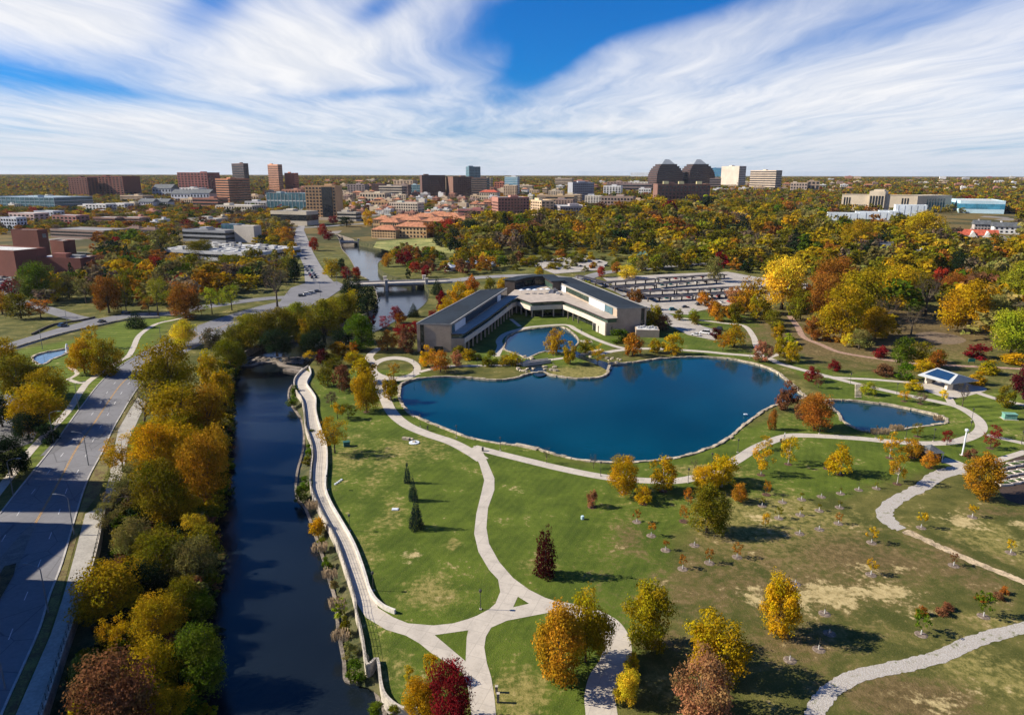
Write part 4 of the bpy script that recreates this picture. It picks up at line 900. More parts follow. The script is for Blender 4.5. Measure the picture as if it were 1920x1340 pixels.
kbp(MB().prism(O[1:-1]+in4[1:-1][::-1], 4.0, 4.1), 'soffit', M_SPAN)
# ends of the terrace storey in stone
def wallpiece(a, c, z0, z1, w, name, m, out=0):
    a, c = Vector((*a, 0)), Vector((*c, 0)); t = (c-a).normalized(); n = Vector((t.y, -t.x, 0))*out
    return kbp(ring([tuple((a+n)[:2]), tuple((c+n)[:2])], z0, z1, w), name, m)
wallpiece((-26.5, 293.8), (O[1][0]+.1, O[1][1]+.2), -.5, 6.3, .6, 'end_wall', M_TANST); wallpiece(O[-2], (51, 331.8), -.5, 6.3, .6, 'end_wall', M_TANST)
def lerp2(a, c, t): return (a[0]+(c[0]-a[0])*t, a[1]+(c[1]-a[1])*t)
wallpiece(lerp2(O[9], O[8], 0), lerp2(O[9], O[8], .55), -.5, 4.2, .5, 'stone_base', M_SPAN); wallpiece(lerp2(O[1], O[2], .0), lerp2(O[1], O[2], .05), -.5, 4.2, .5, 'stone_base', M_TANST)
wallpiece(lerp2(O[9], O[8], .40), lerp2(O[9], O[8], .53), 0, 3.9, .2, 'window', M_GD, -.3); wallpiece(lerp2(O[9], O[8], .27), lerp2(O[9], O[8], .30), 0, 3.4, .2, 'door', M_GD, -.3)
colm = MB().box(-.35, .35, -.35, .35, 0, 4.1).mesh('column', M_TANST)
Q = resample(O[1:-1], 30)
for i, p in enumerate(Q):
    if 24 < i or i == 0: continue
    c = bpy.data.objects.new('column', colm); COL.objects.link(c); c.parent = kb; c.location = (p.x-10, p.y-350, 0)
c = bpy.data.objects.new('round_column', MB().tube([(0, 0, 0), (0, 0, TE-.3)], .45, 12).mesh('round_column', M_WPAN, True)); COL.objects.link(c); c.parent = kb; v = A2(999, 590, 0); c.location = (v[0]-10, v[1]-350, 0)
# mullions on the upper ribbon and clerestories
mu_ = MB().box(-.09, .09, -.09, .09, 0, 1).mesh('mullion', M_BRONZE)
def mull(a, c, n, z0, z1):
    for i in range(n+1):
        p = lerp2(a, c, i/n); o = bpy.data.objects.new('mullion', mu_); COL.objects.link(o); o.parent = kb; o.location = (p[0]-10, p[1]-350, z0); o.scale = (1, 1, z1-z0)
mull(lerp2(inn[9], inn[7], 0), inn[7], 18, 6.2, TE-.35)
def clere(a, c, side, items):
    for t0, t1, nm, m_, z0, z1, pr in items: wallpiece(lerp2(a, c, t0), lerp2(a, c, t1), z0, z1, .3, nm, m_, side*pr)
clere(PL[1], PL[2], 1, [(.015,.045,'window',M_GB,TE+.2,TH-.8,.1),(.05,.20,'white_panel',M_WPAN,TE+.1,TH-.9,.2),(.205,.77,'clerestory',M_GD,TE+.3,TH-.7,.12),(.78,.85,'white_panel',M_WPAN,TE+.1,TH-.9,.2),(.86,.99,'clerestory',M_GD,TE+.3,TH-.7,.12)])
a, c_ = PRt[0], PRt[3]
clere(a, c_, -1, [(.045,.13,'window',M_GB,TE+.2,TH-.7,.12),(.135,.33,'white_panel',M_WPAN,TE+.05,TH-.6,.2),(.335,.66,'clerestory',M_GG,TE+.9,TH-.7,.12),(.665,.86,'white_panel',M_WPAN,TE+.05,TH-.8,.2),(.87,.99,'clerestory',M_BRONZE,TE+.1,TH-.3,.12)])
q = (-.45, -.12); mull((lerp2(a, c_, .335)[0]+q[0], lerp2(a, c_, .335)[1]+q[1]), (lerp2(a, c_, .66)[0]+q[0], lerp2(a, c_, .66)[1]+q[1]), 22, TE+.9, TH-.7)
# dark slots in the end walls
wallpiece(lerp2(PL[0], PL[1], .10), lerp2(PL[0], PL[1], .21), .2, TH-.5, .3, 'window_slot', M_GD, .1); wallpiece(lerp2(PL[0], PL[1], .50), lerp2(PL[0], PL[1], .76), 0, 2.6, .3, 'doorway', M_GD, .1)
wallpiece(lerp2(PRt[0], PRt[1], .82), lerp2(PRt[0], PRt[1], .93), 3.4, TH-.5, .3, 'window_slot', M_GD, .1)
BFOOT += [PL, PRt, hall, slab]
um = MB().add([(0, 0, 2.9)]+[(1.7*math.cos(k*math.pi/4), 1.7*math.sin(k*math.pi/4), 2.3) for k in range(8)], [(0, 1+k, 1+(k+1) % 8) for k in range(8)]).mesh('canopy', M_WPAN); up = MB().tube([(0, 0, 0), (0, 0, 2.6)], .05).mesh('pole', M_EDGE)
for i, (x, y) in enumerate([(978,551),(991,550),(1003,550.5),(1016,549.5),(1027,549)]):
    v = at(x, y, TE); r_ = empty('sun_umbrella', v, 0, f'white umbrella on the roof terrace, {["first","second","third","fourth","fifth"][i]} from the left of the row', 'umbrella', 'terrace umbrellas')
    for nm, d_ in (('canopy', um), ('pole', up)): o = bpy.data.objects.new(nm, d_); COL.objects.link(o); o.parent = r_
for i, (x, y, s_) in enumerate([(1033,549,1.4),(1040,548,1.8),(1046,551,1.1),(1052,553,.8)]):
    v = at(x, y, TE); o = MB().box(-s_, s_, -s_*.7, s_*.7, 0, s_*.9).box(-s_*.4, s_*.4, -s_*.4, s_*.4, s_*.9, s_*1.3).build('roof_machine', M_ROOFG if i % 2 else M_ROOFL, None, False, v); tag(o, f'{"grey" if i%2 else "white"} machine on the roof terrace beside the umbrellas, {["largest white","larger grey","smaller white","smallest grey"][i]} one', 'machine')
an = empty('annex', at(1214, 633, 0), R(-6), 'low stone service annex with white machines on its roof at the right wing end', 'building')
ubox('wall', M_TANST, an, 0, 5, 0, 11, 9, 3.6); ubox('roof', M_ROOFL, an, 0, 5, 3.6, 10, 8, .1)
for k in range(7): ubox('rooftop_plant', M_ROOFL, an, -4+1.35*k, 4+(k % 3)*1.2, 3.7, 1.1, 1.0, .9)
BFOOT.append([(at(1214,633,0).x-6, at(1214,633,0).y-1), (at(1214,633,0).x+6, at(1214,633,0).y-1), (at(1214,633,0).x+6, at(1214,633,0).y+10), (at(1214,633,0).x-6, at(1214,633,0).y+10)])
# ------------------------------------------------------------------ bridges
def bridge(a, c, w, z, th, label, piers, pyl, name='road_bridge', arch=False):
    A_, C_ = a, c; t = (C_-A_); L = math.hypot(t.x, t.y); rz = math.atan2(t.y, t.x)
    r_ = empty(name, (A_.x, A_.y, 0), rz, label, 'bridge')
    ubox('deck', M_CONC, r_, L/2, 0, z-.5, L, w, .5); ubox('girder', M_CONCD, r_, L/2, 0, z-.5-th, L*.98, w*.8, th)
    for s_ in (-1, 1): ubox('parapet', M_KERB, r_, L/2, s_*(w/2-.15), z, L, .3, 1.0)
    for f in piers: ubox('pier', M_CONCD, r_, L*f, 0, -3.6, 2.0, w*.8, z+3.2-th)
    for f, s_ in pyl: ubox('pylon', M_KERB, r_, L*f, s_*(w/2+1.1), -3.4, 2.0, 2.0, z+3.4+3.2); ubox('pylon_cap', M_CONC, r_, L*f, s_*(w/2+1.1), z+3.2, 2.6, 2.6, .6)
    return r_
bridge(at(655,534,1.3), at(846,528,1.3), 14, 1.6, 1.3, 'wide concrete road bridge with tall pylons, closest of the creek bridges', [.36,.62], [(.35,-1),(.74,-1),(.35,1),(.74,1)])
bridge(at(590,455,1), at(702,453,1), 12, 1.4, 1.0, 'second concrete road bridge, beyond the wide pool of the creek', [.42,.72], [(.42,-1),(.73,-1)])
bridge(at(600,424,1), at(740,420,1), 14, 5.5, 1.5, 'far bridge with a dark underside by the terracotta apartments', [.2,.7], [])
fb = bridge(at(978,685,.2), at(1030,678,.2), 2.6, .5, .3, 'small pale footbridge over the stony spillway between pond and lake', [], [], 'footbridge')
# spillways
rr = random.Random(4)
def boulder(x, y, s, seed):
    r2 = random.Random(seed); m = MB()
    base = [(math.cos(t)*s*r2.uniform(.7, 1.2), math.sin(t)*s*r2.uniform(.45, .8)) for t in np.linspace(0, 2*math.pi, 8)[:-1]]; rz = r2.uniform(0, 3)
    b_ = [(p[0]*math.cos(rz)-p[1]*math.sin(rz), p[0]*math.sin(rz)+p[1]*math.cos(rz)) for p in base]
    n = len(b_); m.add([(p[0], p[1], -.3) for p in b_]+[(p[0]*.8, p[1]*.8, s*r2.uniform(.3, .5)) for p in b_], [tuple(range(n, 2*n))]+[(i, (i+1) % n, n+(i+1) % n, n+i) for i in range(n)])
    return m.build('boulder', M_STONE, None, False, (x, y, .02))
spots_b = []
for (cx, cy, rx, ry, n, t) in [(1030,692,14,5,9,'beside the spillway under the footbridge'),(984,672,16,3,8,'on the rim of the courtyard pond'),(985,694,16,4,7,'on the left of the footbridge spillway'),(1150,676,14,6,11,'where the second spillway enters the lake'),(1110,665,16,4,6,'beside the paved steps right of the courtyard pond')]:
    for k in range(n):
        p = at(cx+rr.uniform(-rx, rx), cy+rr.uniform(-ry, ry), 0); o = boulder(p.x, p.y, rr.uniform(.7, 1.7), k+cx); tag(o, f'flat pale boulder {t}', 'boulder', 'boulders '+t)
M_DARKW = water_mat('spillway_water', (.006, .012, .014), .1, .05, 2.0)
union_sheet('spillway_water', [poly([(985,675),(1005,676),(1018,686),(1025,700),(1012,706),(1000,702),(990,688)]), poly([(1075,655),(1090,664),(1110,672),(1140,680),(1148,690),(1138,694),(1120,684),(1085,672),(1070,664)])], .06, M_DARKW)
# ------------------------------------------------------------------ carports
M_CP = mat('carport_roof', (.045, .04, .042), .7, .2, .2); M_POST = mat('carport_post', (.11, .085, .07), .8, .1, 1)
pm = MB().box(-.32, .32, -.3, .3, 0, 1).mesh('post', M_POST)
def carport(px0, px1, label, w=5.8, zt=3.2):
    a = at(*px0); c = at(*px1)
    a = at(px0[0], px0[1], H(a.x, a.y)+zt); c = at(px1[0], px1[1], H(c.x, c.y)+zt); L = math.hypot(c.x-a.x, c.y-a.y); rz = math.atan2(c.y-a.y, c.x-a.x)
    r_ = empty('carport', (a.x, a.y, H(a.x, a.y)), rz, label, 'carport', 'carports over the parking area'); dz = H(c.x, c.y)-H(a.x, a.y)
    for k in range(2): ubox('roof_panel', M_CP, r_, L*(k+.5)/2, 0, zt-.35+dz*(k+.5)/2, L/2-.1, w, .35)
    n = max(2, round(L/8.5))
    for k in range(n+1):
        o = bpy.data.objects.new('post', pm); COL.objects.link(o); o.parent = r_; o.location = (L*k/n*.98+.5, 0, -.5); o.scale.z = zt-.1+dz*k/n+.3
    return r_
carport((1083,512),(1216,553),'dark slanting carport with an orange edge nearest the office building',4.0)
carport((1128,556),(1180,552),'short dark carport joining the slanting one at the office',3.5)
for p0_, p1_, t in [((1214,555),(1300,551),'frontmost row, left half'),((1304,551),(1395,545),'frontmost row, right half'),((1195,544),(1265,541),'second row, left half'),((1268,541),(1395,535),'second row, right half'),((1152,536),(1228,531),'third row, left half'),((1230,530),(1345,521),'third row, right half'),((1115,528),(1230,520),'rearmost row, left half'),((1234,519),(1360,512),'rearmost row, right half'),((1400,537),(1525,532),'behind the big yellow tree')]:
    carport(p0_, p1_, f'long dark carport roof on posts, {t}')
# ------------------------------------------------------------------ cars
M_CAR = mat('car_paint', (1, 1, 1), .35, .03, 1, spec=.5, objcol=True); M_TYRE = mat('tyre_rubber', (.02, .02, .02), .9)
def car_meshes(kind):
    L, W_, h1, h2 = {'saloon': (4.5, 1.8, .78, 1.42), 'suv': (4.7, 1.9, .95, 1.75), 'van': (5.2, 2.0, 1.1, 2.1)}[kind]
    prof = [(-L/2, .35), (-L/2, h1*.95), (-L/2+.15, h1), (L/2-1.1, h1), (L/2-.2, h1*.82), (L/2, h1*.6), (L/2, .35)]
    m = MB(); n = len(prof); m.add([(x, s_*W_/2*(1 if z < h1*.9 else .95), z) for s_ in (-1, 1) for x, z in prof], [tuple(range(n)), tuple(range(n, 2*n))[::-1]]+[(i, n+i, n+(i+1) % n, (i+1) % n) for i in range(n)])
    cab = [(-L/2+.25 if kind != 'saloon' else -L/2+.75, h1), (-L/2+.55 if kind != 'saloon' else -L/2+1.3, h2), (L/2-2.1, h2), (L/2-1.25, h1)]
    g_ = MB(); g_.add([(x, s_*W_/2*(.93 if z == h1 else .78), z) for s_ in (-1, 1) for x, z in cab], [(0, 1, 2, 3), (7, 6, 5, 4), (0, 4, 5, 1), (1, 5, 6, 2), (2, 6, 7, 3)])
    rf = MB().box(cab[1][0]+.02, cab[2][0]-.02, -W_/2*.77, W_/2*.77, h2, h2+.04)
    wh = MB().tube([(0, -.11, 0), (0, .11, 0)], .33, 10)
    return m.mesh('body', M_CAR), g_.mesh('cabin_glass', M_GD), rf.mesh('roof', M_CAR), wh.mesh('wheel', M_TYRE), L, W_
CM = {k: car_meshes(k) for k in ('saloon', 'suv', 'van')}
CCOL = {'white': (.70, .70, .70), 'silver': (.38, .39, .41), 'black': (.015, .015, .018), 'dark grey': (.07, .075, .08), 'blue': (.03, .09, .22), 'red': (.35, .015, .015), 'teal': (.02, .18, .19), 'navy': (.015, .03, .08)}
THINGS = []    # (object, base label words, place, px, py) -> labels made unique at the end
def car(px, py, rz, colr, kind='saloon', place='', far=False, z=None):
    v = at(px, py) if z is None else at(px, py, z); r_ = empty('parked_car' if place.startswith(('in', 'under')) else 'car', (v.x, v.y, v.z+.08), rz); bd, gl_, rf, wh, L, W_ = CM[kind]
    for nm, d_ in (('body', bd), ('cabin_glass', gl_), ('roof', rf)):
        o = bpy.data.objects.new(nm, d_); COL.objects.link(o); o.parent = r_; o.color = (*CCOL[colr], 1)
    for x in (-L*.31, L*.31):
        for s_ in (-1, 1):
            o = bpy.data.objects.new('wheel', wh); COL.objects.link(o); o.parent = r_; o.location = (x, s_*W_*.45, .33)
    r_['category'] = 'car'; THINGS.append((r_, f'{colr} {"hatchback" if kind == "suv" else kind}', place, px, py)); return r_
def rdir(p, q): a = at(*p); c = at(*q); return math.atan2(c.y-a.y, c.x-a.x)
d1 = rdir((60,640),(240,592))
car(118,612,d1,'blue','suv','driving on the side road above the striped lawn'); car(191,604,d1,'black','saloon','driving on the side road above the striped lawn'); car(236,588,d1,'navy','suv','driving on the side road above the striped lawn')
car(6,762,R(20),'silver','saloon','parked in the shaded forecourt at the left edge')
d2 = rdir((590,540),(566,480)); cs = ['white','silver','dark grey','white','red','black','white','blue','silver','teal','white','dark grey','navy','white']
k = 0
for row, (xo, n) in enumerate([(0, 7), (8, 6)]):
    for i in range(n):
        t = i/6.5; car(572+t*14+xo+t*3, 501+t*27, d2, cs[k % 14], ['saloon','suv','van'][k % 3 if k % 5 == 0 else k % 2], 'queueing at the junction before the bridge'); k += 1
car(572,486,d2,'dark grey','saloon','driving on the boulevard'); car(566,471,d2,'silver','suv','driving on the boulevard'); car(607,514,d2,'red','saloon','driving on the boulevard')
for x, y, c in [(566,556,'dark grey'),(576,553,'white'),(585,551,'silver'),(596,548,'navy')]: car(x, y, R(28), c, 'suv', 'waiting on the road beside the creek trees')
for x, y, c in [(4,526,'silver'),(9,521,'black'),(16,530,'navy'),(37,516,'dark grey'),(2,533,'white')]: car(x, y, R(40), c, 'saloon', 'in the lot by the brick arts building')
rr = random.Random(12); cn = list(CCOL)
for (x0, y0, x1, y1, n) in [(1200,561,1395,556,14),(1185,548,1385,542,15),(1150,541,1330,529,11),(1225,526,1340,518,7),(1410,556,1535,545,9),(1300,573,1375,566,5)]:
    for i in range(n):
        if rr.random() < .12: continue
        t = (i+.5)/n; car(x0+(x1-x0)*t, y0+(y1-y0)*t, R(95+rr.uniform(-3, 3)), rr.choice(['white','white','silver','dark grey','black','navy','red','teal','silver']), rr.choice(['saloon','suv']), 'in the carport lot')
car(1262,582,R(10),'teal','suv','on the drive below the carports'); car(1285,577,R(10),'dark grey','saloon','on the drive below the carports')
car(1321,626,R(150),'white','van','beside the round drive right of the office'); car(1346,619,R(150),'black','suv','beside the round drive right of the office'); car(1304,629,R(150),'white','saloon','beside the round drive right of the office')
for i in range(12): car(1010+rr.uniform(-20, 130), 487+rr.uniform(-8, 14), R(rr.uniform(0, 20)), rr.choice(['white','silver','dark grey','black']), 'saloon', 'in the lot among the low hedges behind the office')
# ------------------------------------------------------------------ lamps
M_LP = mat('lamp_post_paint', (.05, .05, .05), .6); M_LW = mat('galvanised_steel', (.13, .15, .17), .5, .08, 1, spec=.5)
lp = [MB().tube([(0, 0, 0), (0, 0, 3.5)], [.075, .05], 6).mesh('pole', M_LP), MB().tube([(0, 0, 3.45), (0, 0, 3.55), (0, 0, 3.95), (0, 0, 4.05)], [.12, .24, .26, .05], 8).mesh('lantern', M_LP), MB().box(-.22, .22, -.22, .22, -.1, .18).mesh('base', M_CONC)]
for x, y, t in [(938,844,'between shore and path'),(1126,892,'between shore and path'),(1037,682,'on the small peninsula'),(788,800,'between shore and path'),(856,821,'between shore and path'),(776,707,'at the ring path'),(741,768,'between shore and path'),(895,688,'on the north shore'),(615,918,'above the promenade'),(656,995,'above the promenade'),(700,1107,'above the promenade'),(901,1142,'by the path junction'),(1290,905,'between shore and path'),(1334,875,'between shore and path'),(1383,848,'between shore and path'),(1536,813,'beside the small pond'),(1642,821,'beside the small pond'),(1750,827,'beside the small pond'),(1822,788,'at the bend of the lake path'),(1818,813,'at the bend of the lake path'),(1594,719,'above the small pond'),(1681,738,'above the small pond'),(1915,832,'by the side path at the right edge'),(1406,671,'on the north shore'),(1698,822,'beside the small pond'),(970,690,'on the north shore'),(1255,660,'on the north shore')]:
    v = at(x, y, 0); r_ = empty('path_lamp', v)
    for nm, d_ in zip(('pole', 'lantern', 'base'), lp): o = bpy.data.objects.new(nm, d_); COL.objects.link(o); o.parent = r_
    r_['category'] = 'lamp'; THINGS.append((r_, 'black path lamp', t, x, y))
sl_p = MB().tube([(0, 0, 0), (0, 0, 8.6)], [.13, .08], 8).mesh('pole', M_LW); sl_a = MB().tube([(0, 0, 8.5), (.5, 0, 9.1), (1.6, 0, 9.4), (2.6, 0, 9.45)], .05, 6).mesh('arm', M_LW); sl_h = MB().box(2.3, 3.2, -.16, .16, 9.36, 9.52).mesh('lamp_head', M_LW)
for x, y, rz, t in [(101,829,.1,'on the left verge of the road'),(25,928,.1,'on the left verge of the road'),(166,872,3.1,'on the right verge of the road'),(139,1002,3.1,'on the right verge of the road'),(91,1148,3.0,'on the right verge of the road'),(148,768,.3,'on the left verge of the road'),(265,712,3.0,'on the right verge of the road'),(180,702,.3,'on the left verge of the road'),(302,640,.5,'on the left verge of the road'),(80,655,-1,'beside the low stone wall'),(127,614,-1,'beside the low stone wall'),(10,1290,3.0,'on the right verge of the road')]:
    v = at(x, y, 0); r_ = empty('street_lamp', v, rz)
    for nm, d_ in (('pole', sl_p), ('arm', sl_a), ('lamp_head', sl_h)):
        o = bpy.data.objects.new(nm, d_); COL.objects.link(o); o.parent = r_ if nm != 'lamp_head' else arm_
        if nm == 'arm': arm_ = o
    r_['category'] = 'street lamp'; THINGS.append((r_, 'grey street lamp with a long arm', t, x, y))
for x, y, t in [(548,530,'at the junction'),(552,505,'by the boulevard'),(601,556,'at the junction'),(632,535,'at the junction'),(652,527,'by the bridge'),(657,527,'by the bridge'),(843,512,'by the bridge'),(560,475,'by the boulevard'),(589,470,'by the boulevard'),(1095,528,'by the street behind the office'),(1015,505,'by the street behind the office'),(935,505,'by the street behind the office')]:
    v = at(x, y); r_ = empty('street_lamp', v, .5)
    for nm, d_ in (('pole', sl_p), ('arm', sl_a), ('lamp_head', sl_h)):
        o = bpy.data.objects.new(nm, d_); COL.objects.link(o); o.parent = r_ if nm != 'lamp_head' else arm_
        if nm == 'arm': arm_ = o
    r_['category'] = 'street lamp'; THINGS.append((r_, 'slim tall street lamp', t, x, y))
# ------------------------------------------------------------------ railings
def railing(P, z, label, sp=2.2, hgt=1.1):
    P = [Vector((p[0], p[1], 0)) for p in P]; d = sum((P[i]-P[i-1]).length for i in range(1, len(P))); n = min(90, int(d/sp)); Q = resample(P, n+1)
    r_ = empty('railing', (Q[0].x, Q[0].y, z), 0, label, 'railing'); o0 = Q[0]
    for k, hh in enumerate((hgt, hgt*.66, hgt*.33)): MB().tube([(q.x-o0.x, q.y-o0.y, hh) for q in Q], .025, 4).build('rail', M_LP, r_)
    pmh = MB().box(-.04, .04, -.04, .04, 0, hgt).mesh('post', M_LP)
    for q in Q: o = bpy.data.objects.new('post', pmh); COL.objects.link(o); o.parent = r_; o.location = (q.x-o0.x, q.y-o0.y, 0)
railing(WALL[12:64], .75, 'dark metal railing on the creek side wall of the promenade', 1.9)
rl = line([(196,963),(184,1020),(168,1079),(145,1145),(122,1210),(80,1340),(60,1390)], 0, 4); railing(rl, .5, 'dark metal railing above the retaining wall beside the left sidewalk', 1.9, 1.2)
# ------------------------------------------------------------------ pavilion with solar roof
A_, B_ = at(1758,689,6.2), at(1797,702,6.0); C_, D_ = at(1721,702,3.3), at(1783,719,3.3); E_ = at(1836,713,3.3); F_ = E_+(A_-B_)*1.15; F_.z = 3.3
org = at(1770, 722, 0); pv = empty('park_pavilion', org, 0, 'open picnic pavilion with a pale metal roof and a blue solar panel field', 'pavilion')
def off(v, dz=0): return (v.x-org.x, v.y-org.y, v.z+dz)
M_PR = mat('pale_metal_roof', (.36, .385, .40), .5, .06, .3)
def slabq(P, th, name, m): return MB().add([off(p) for p in P]+[off(p, -th) for p in P], [(0, 1, 2, 3), (7, 6, 5, 4), (0, 4, 5, 1), (1, 5, 6, 2), (2, 6, 7, 3), (3, 7, 4, 0)]).build(name, m, pv)
slabq([C_, D_, B_, A_], .3, 'roof_slope', M_PR); slabq([A_, B_, E_, F_], .3, 'roof_slope', M_PR)
def bil(u, v): a = C_.lerp(D_, u); c = A_.lerp(B_, u); return a.lerp(c, v)
MB().add([off(D_), off(E_), off(B_), off(D_, -.3), off(E_, -.3)], [(0, 1, 2), (0, 3, 4, 1)]).build('hip_slope', M_PR, pv)
sp_ = [bil(.12, .18), bil(.88, .18), bil(.9, .88), bil(.1, .88)]
for p in sp_: p.z += .14
slabq(sp_, .1, 'solar_panel', mat('solar_panel_glass', (.012, .04, .10), .15, .1, .3, spec=.8))
for x, y in [(1740,718),(1778,730),(1800,722),(1765,712)]:
    v = at(x, y, 0); ubox('stone_pier', M_SPAN if x < 1790 else M_TANST, pv, v.x-org.x, v.y-org.y, 0, 2.0, 1.6, 3.4)
for dx in (-4, 0, 4): ubox('picnic_table', M_BRONZE, pv, dx+2, 4, 0, 1.8, .8, .75)
# garden shed
v = at(1752, 866, 0); sh = empty('garden_shed', v, R(10), 'small dark wooden shed with a grey pyramid roof beside the orange tree', 'shed')
ubox('wall', mat('dark_timber', (.05, .035, .028), .9, .3, 1), sh, 0, 2, 0, 4.0, 3.6, 2.6); MB().add([(-2.6, -.4, 2.6), (2.6, -.4, 2.6), (2.6, 4.4, 2.6), (-2.6, 4.4, 2.6), (0, 2, 4.4)], [(0, 1, 4), (1, 2, 4), (2, 3, 4), (3, 0, 4), (3, 2, 1, 0)]).build('roof', M_SLATE, sh); ubox('downpipe', M_WPAN, sh, 2.2, -.1, 0, .15, .15, 2.6); ubox('door', M_ROOFG, sh, .3, 0.02, 0, 1, .1, 2.1)
v = at(1804, 853, 0); wp = empty('white_pole', v, 0, 'tall plain white pole with a round white head on the lawn', 'pole'); MB().tube([(0, 0, 0), (.1, 0, 7.2)], [.22, .2], 10).build('shaft', M_WPAN, wp); MB().tube([(.1, 0, 7.0), (.1, 0, 7.2), (.1, 0, 7.6), (.1, 0, 7.8)], [.3, .5, .5, .2], 10).build('head', M_WPAN, wp); MB().box(-.5, .5, -.5, .5, -.1, .12).build('base', M_CONC, wp)
v = at(1895, 787, 0); tb = empty('utility_cabinet', v, R(-10), 'pale green metal utility cabinet standing on the mown lawn', 'cabinet'); M_TEAL = mat('pale_green_paint', (.16, .34, .27), .6); ubox('body', M_TEAL, tb, 0, 1, 0, 3.6, 2.0, 1.7); ubox('lid', M_TEAL, tb, 0, 1, 1.7, 3.9, 2.3, .2); ubox('plinth', M_CONC, tb, 0, 1, -.1, 4.3, 2.8, .2); ubox('door_panel', M_TEAL, tb, .9, -.03, .2, 1.5, .06, 1.3)
v = at(650, 836, 0); tb = empty('utility_cabinet', v, R(20), 'small dark teal utility cabinet under the yellow tree by the promenade', 'cabinet'); M_TD = mat('dark_teal_paint', (.02, .10, .09), .6); ubox('body', M_TD, tb, 0, 0, 0, 1.7, 1.3, 1.3); ubox('lid', M_TD, tb, 0, 0, 1.3, 1.9, 1.5, .12)
v = at(1821, 682, 0); tb = empty('sign_board', v, 0, 'green sign board on two posts beside the brick walk', 'sign'); ubox('board', mat('sign_green', (.02, .22, .15), .5), tb, 0, 0, .9, 2.8, .15, 1.4); ubox('post', M_LP, tb, -1.2, 0, 0, .12, .12, 2.3); ubox('post', M_LP, tb, 1.2, 0, 0, .12, .12, 2.3)
v = at(1092, 973, 0); MBb = MB().tube([(0, 0, 0), (0, 0, .1), (0, 0, .75), (0, 0, .85)], [.34, .38, .38, .3], 14); tag(MBb.build('barrel', mat('pale_blue_plastic', (.50, .68, .72), .5), None, False, v), 'small pale blue barrel standing alone on the green lawn', 'barrel')
for (x, y, s_, t) in [(741, 955, .75, 'flat white board lying on the lawn beside the spruces'), (1398, 777, .6, 'pale block by the rusty sapling on the lake shore')]:
    v = at(x, y, 0); tag(MB().box(-s_, s_, -s_*.7, s_*.7, .02, .2).box(-s_*.8, s_*.8, -s_*.5, s_*.5, .2, .26).build('board', M_WPAN, None, False, v), t, 'board')
v = at(768, 827, 0); sc_ = empty('stone_sculpture', v, R(-20), 'pale stone seat and round slab sculpture on the lawn beside the path', 'sculpture')
ubox('block', M_STONE, sc_, -1.6, .8, 0, 2.2, 1.0, .7); ubox('block', M_STONE, sc_, -.3, 1.2, 0, 1.4, .8, .5); MB().tube([(1.8, -.6, 0), (1.8, -.6, .22)], 1.5, 20).build('disc', M_WPAN, sc_); ubox('block', M_STONE, sc_, 1.8, -.6, .22, .9, .6, .35)
v = at(633, 905, 0); wm_ = empty('marker_stones', v, R(70), 'line of small white marker stones in the grass above the promenade', 'marker')
for k in range(4): ubox('stone', M_WPAN, wm_, k*.9-1, 0, 0, .55, .4, .3)
for (x, y, h_, t) in [(931, 1297, 1.0, 'short grey stone bollard by the south path, smaller one'), (934, 1316, 1.5, 'short grey stone bollard by the south path, larger one')]:
    v = at(x, y, 0); r_ = empty('bollard', v, 0, t, 'bollard'); ubox('post', M_CONCD, r_, 0, 0, 0, .38, .38, h_); ubox('cap', M_CONC, r_, 0, 0, h_, .46, .46, .12)
for (x, y, t) in [(905, 845, 'by the fork of the lake path'), (1464, 829, 'beside the lake path near the walker')]:
    v = at(x, y, 0); r_ = empty('litter_bin', v, 0, 'black litter bin '+t, 'litter bin'); MB().tube([(0, 0, 0), (0, 0, 1.0)], .32, 10).build('drum', M_LP, r_); MB().tube([(0, 0, 1.0), (0, 0, 1.15)], [.36, .2], 10).build('lid', M_LP, r_)
# jetty on the south shore, statue fountain, info
a = at(966, 834, -.1); c = at(1008, 843, -.1); L = math.hypot(c.x-a.x, c.y-a.y); jt = empty('jetty', (a.x, a.y, -.4), math.atan2(c.y-a.y, c.x-a.x), 'narrow pale stone jetty lying along the south shore of the lake', 'jetty'); ubox('deck', M_STONE, jt, L/2, 0, 0, L, 1.8, .75); ubox('step', M_STONE, jt, L/2, 1.2, -.1, L*.9, .6, .5)
v = at(127, 660, -.2); st = empty('fountain_statue', v, 0, 'tall white figure shaped fountain stone at the end of the basin', 'fountain')
MB().tube([(0, 0, 0), (0, 0, .8), (.1, 0, 2.2), (.05, 0, 3.4), (0, 0, 3.9)], [.9, .7, .8, .45, .1], 8).build('figure', M_WPAN, st); ubox('base', M_CONC, st, 0, 0, -.5, 2.2, 2.2, .7)
# raised garden beds
rr = random.Random(2); M_SOIL = mat('bed_soil', (.06, .04, .03), .95, .3, 2, .05); M_BEDG = mat('bed_greens', (.07, .11, .03), .95, .5, 3, .1)
n = 0
for r0 in range(3):
    for c0 in range(4):
        x = 1872+c0*15+r0*5; y = 878+r0*15-c0*3
        v = at(x, y, 0); g_ = empty('garden_bed', v, R(10), f'pale edged raised garden bed, {["first","second","third","fourth"][c0]} in the {["back","middle","front"][r0]} row at the right edge', 'garden bed', 'raised garden beds')
        for (bx, by, w_, d_) in ((0, -.9, 3.6, .25), (0, .9, 3.6, .25), (-1.7, 0, .25, 1.6), (1.7, 0, .25, 1.6)): ubox('board', M_SPAN, g_, bx, by, 0, w_, d_, .55)
        ubox('soil', M_SOIL, g_, 0, 0, 0, 3.2, 1.6, .4); ubox('plants', M_BEDG, g_, rr.uniform(-.4, .4), 0, .3, rr.uniform(1.2, 2.6), 1.0, .35)
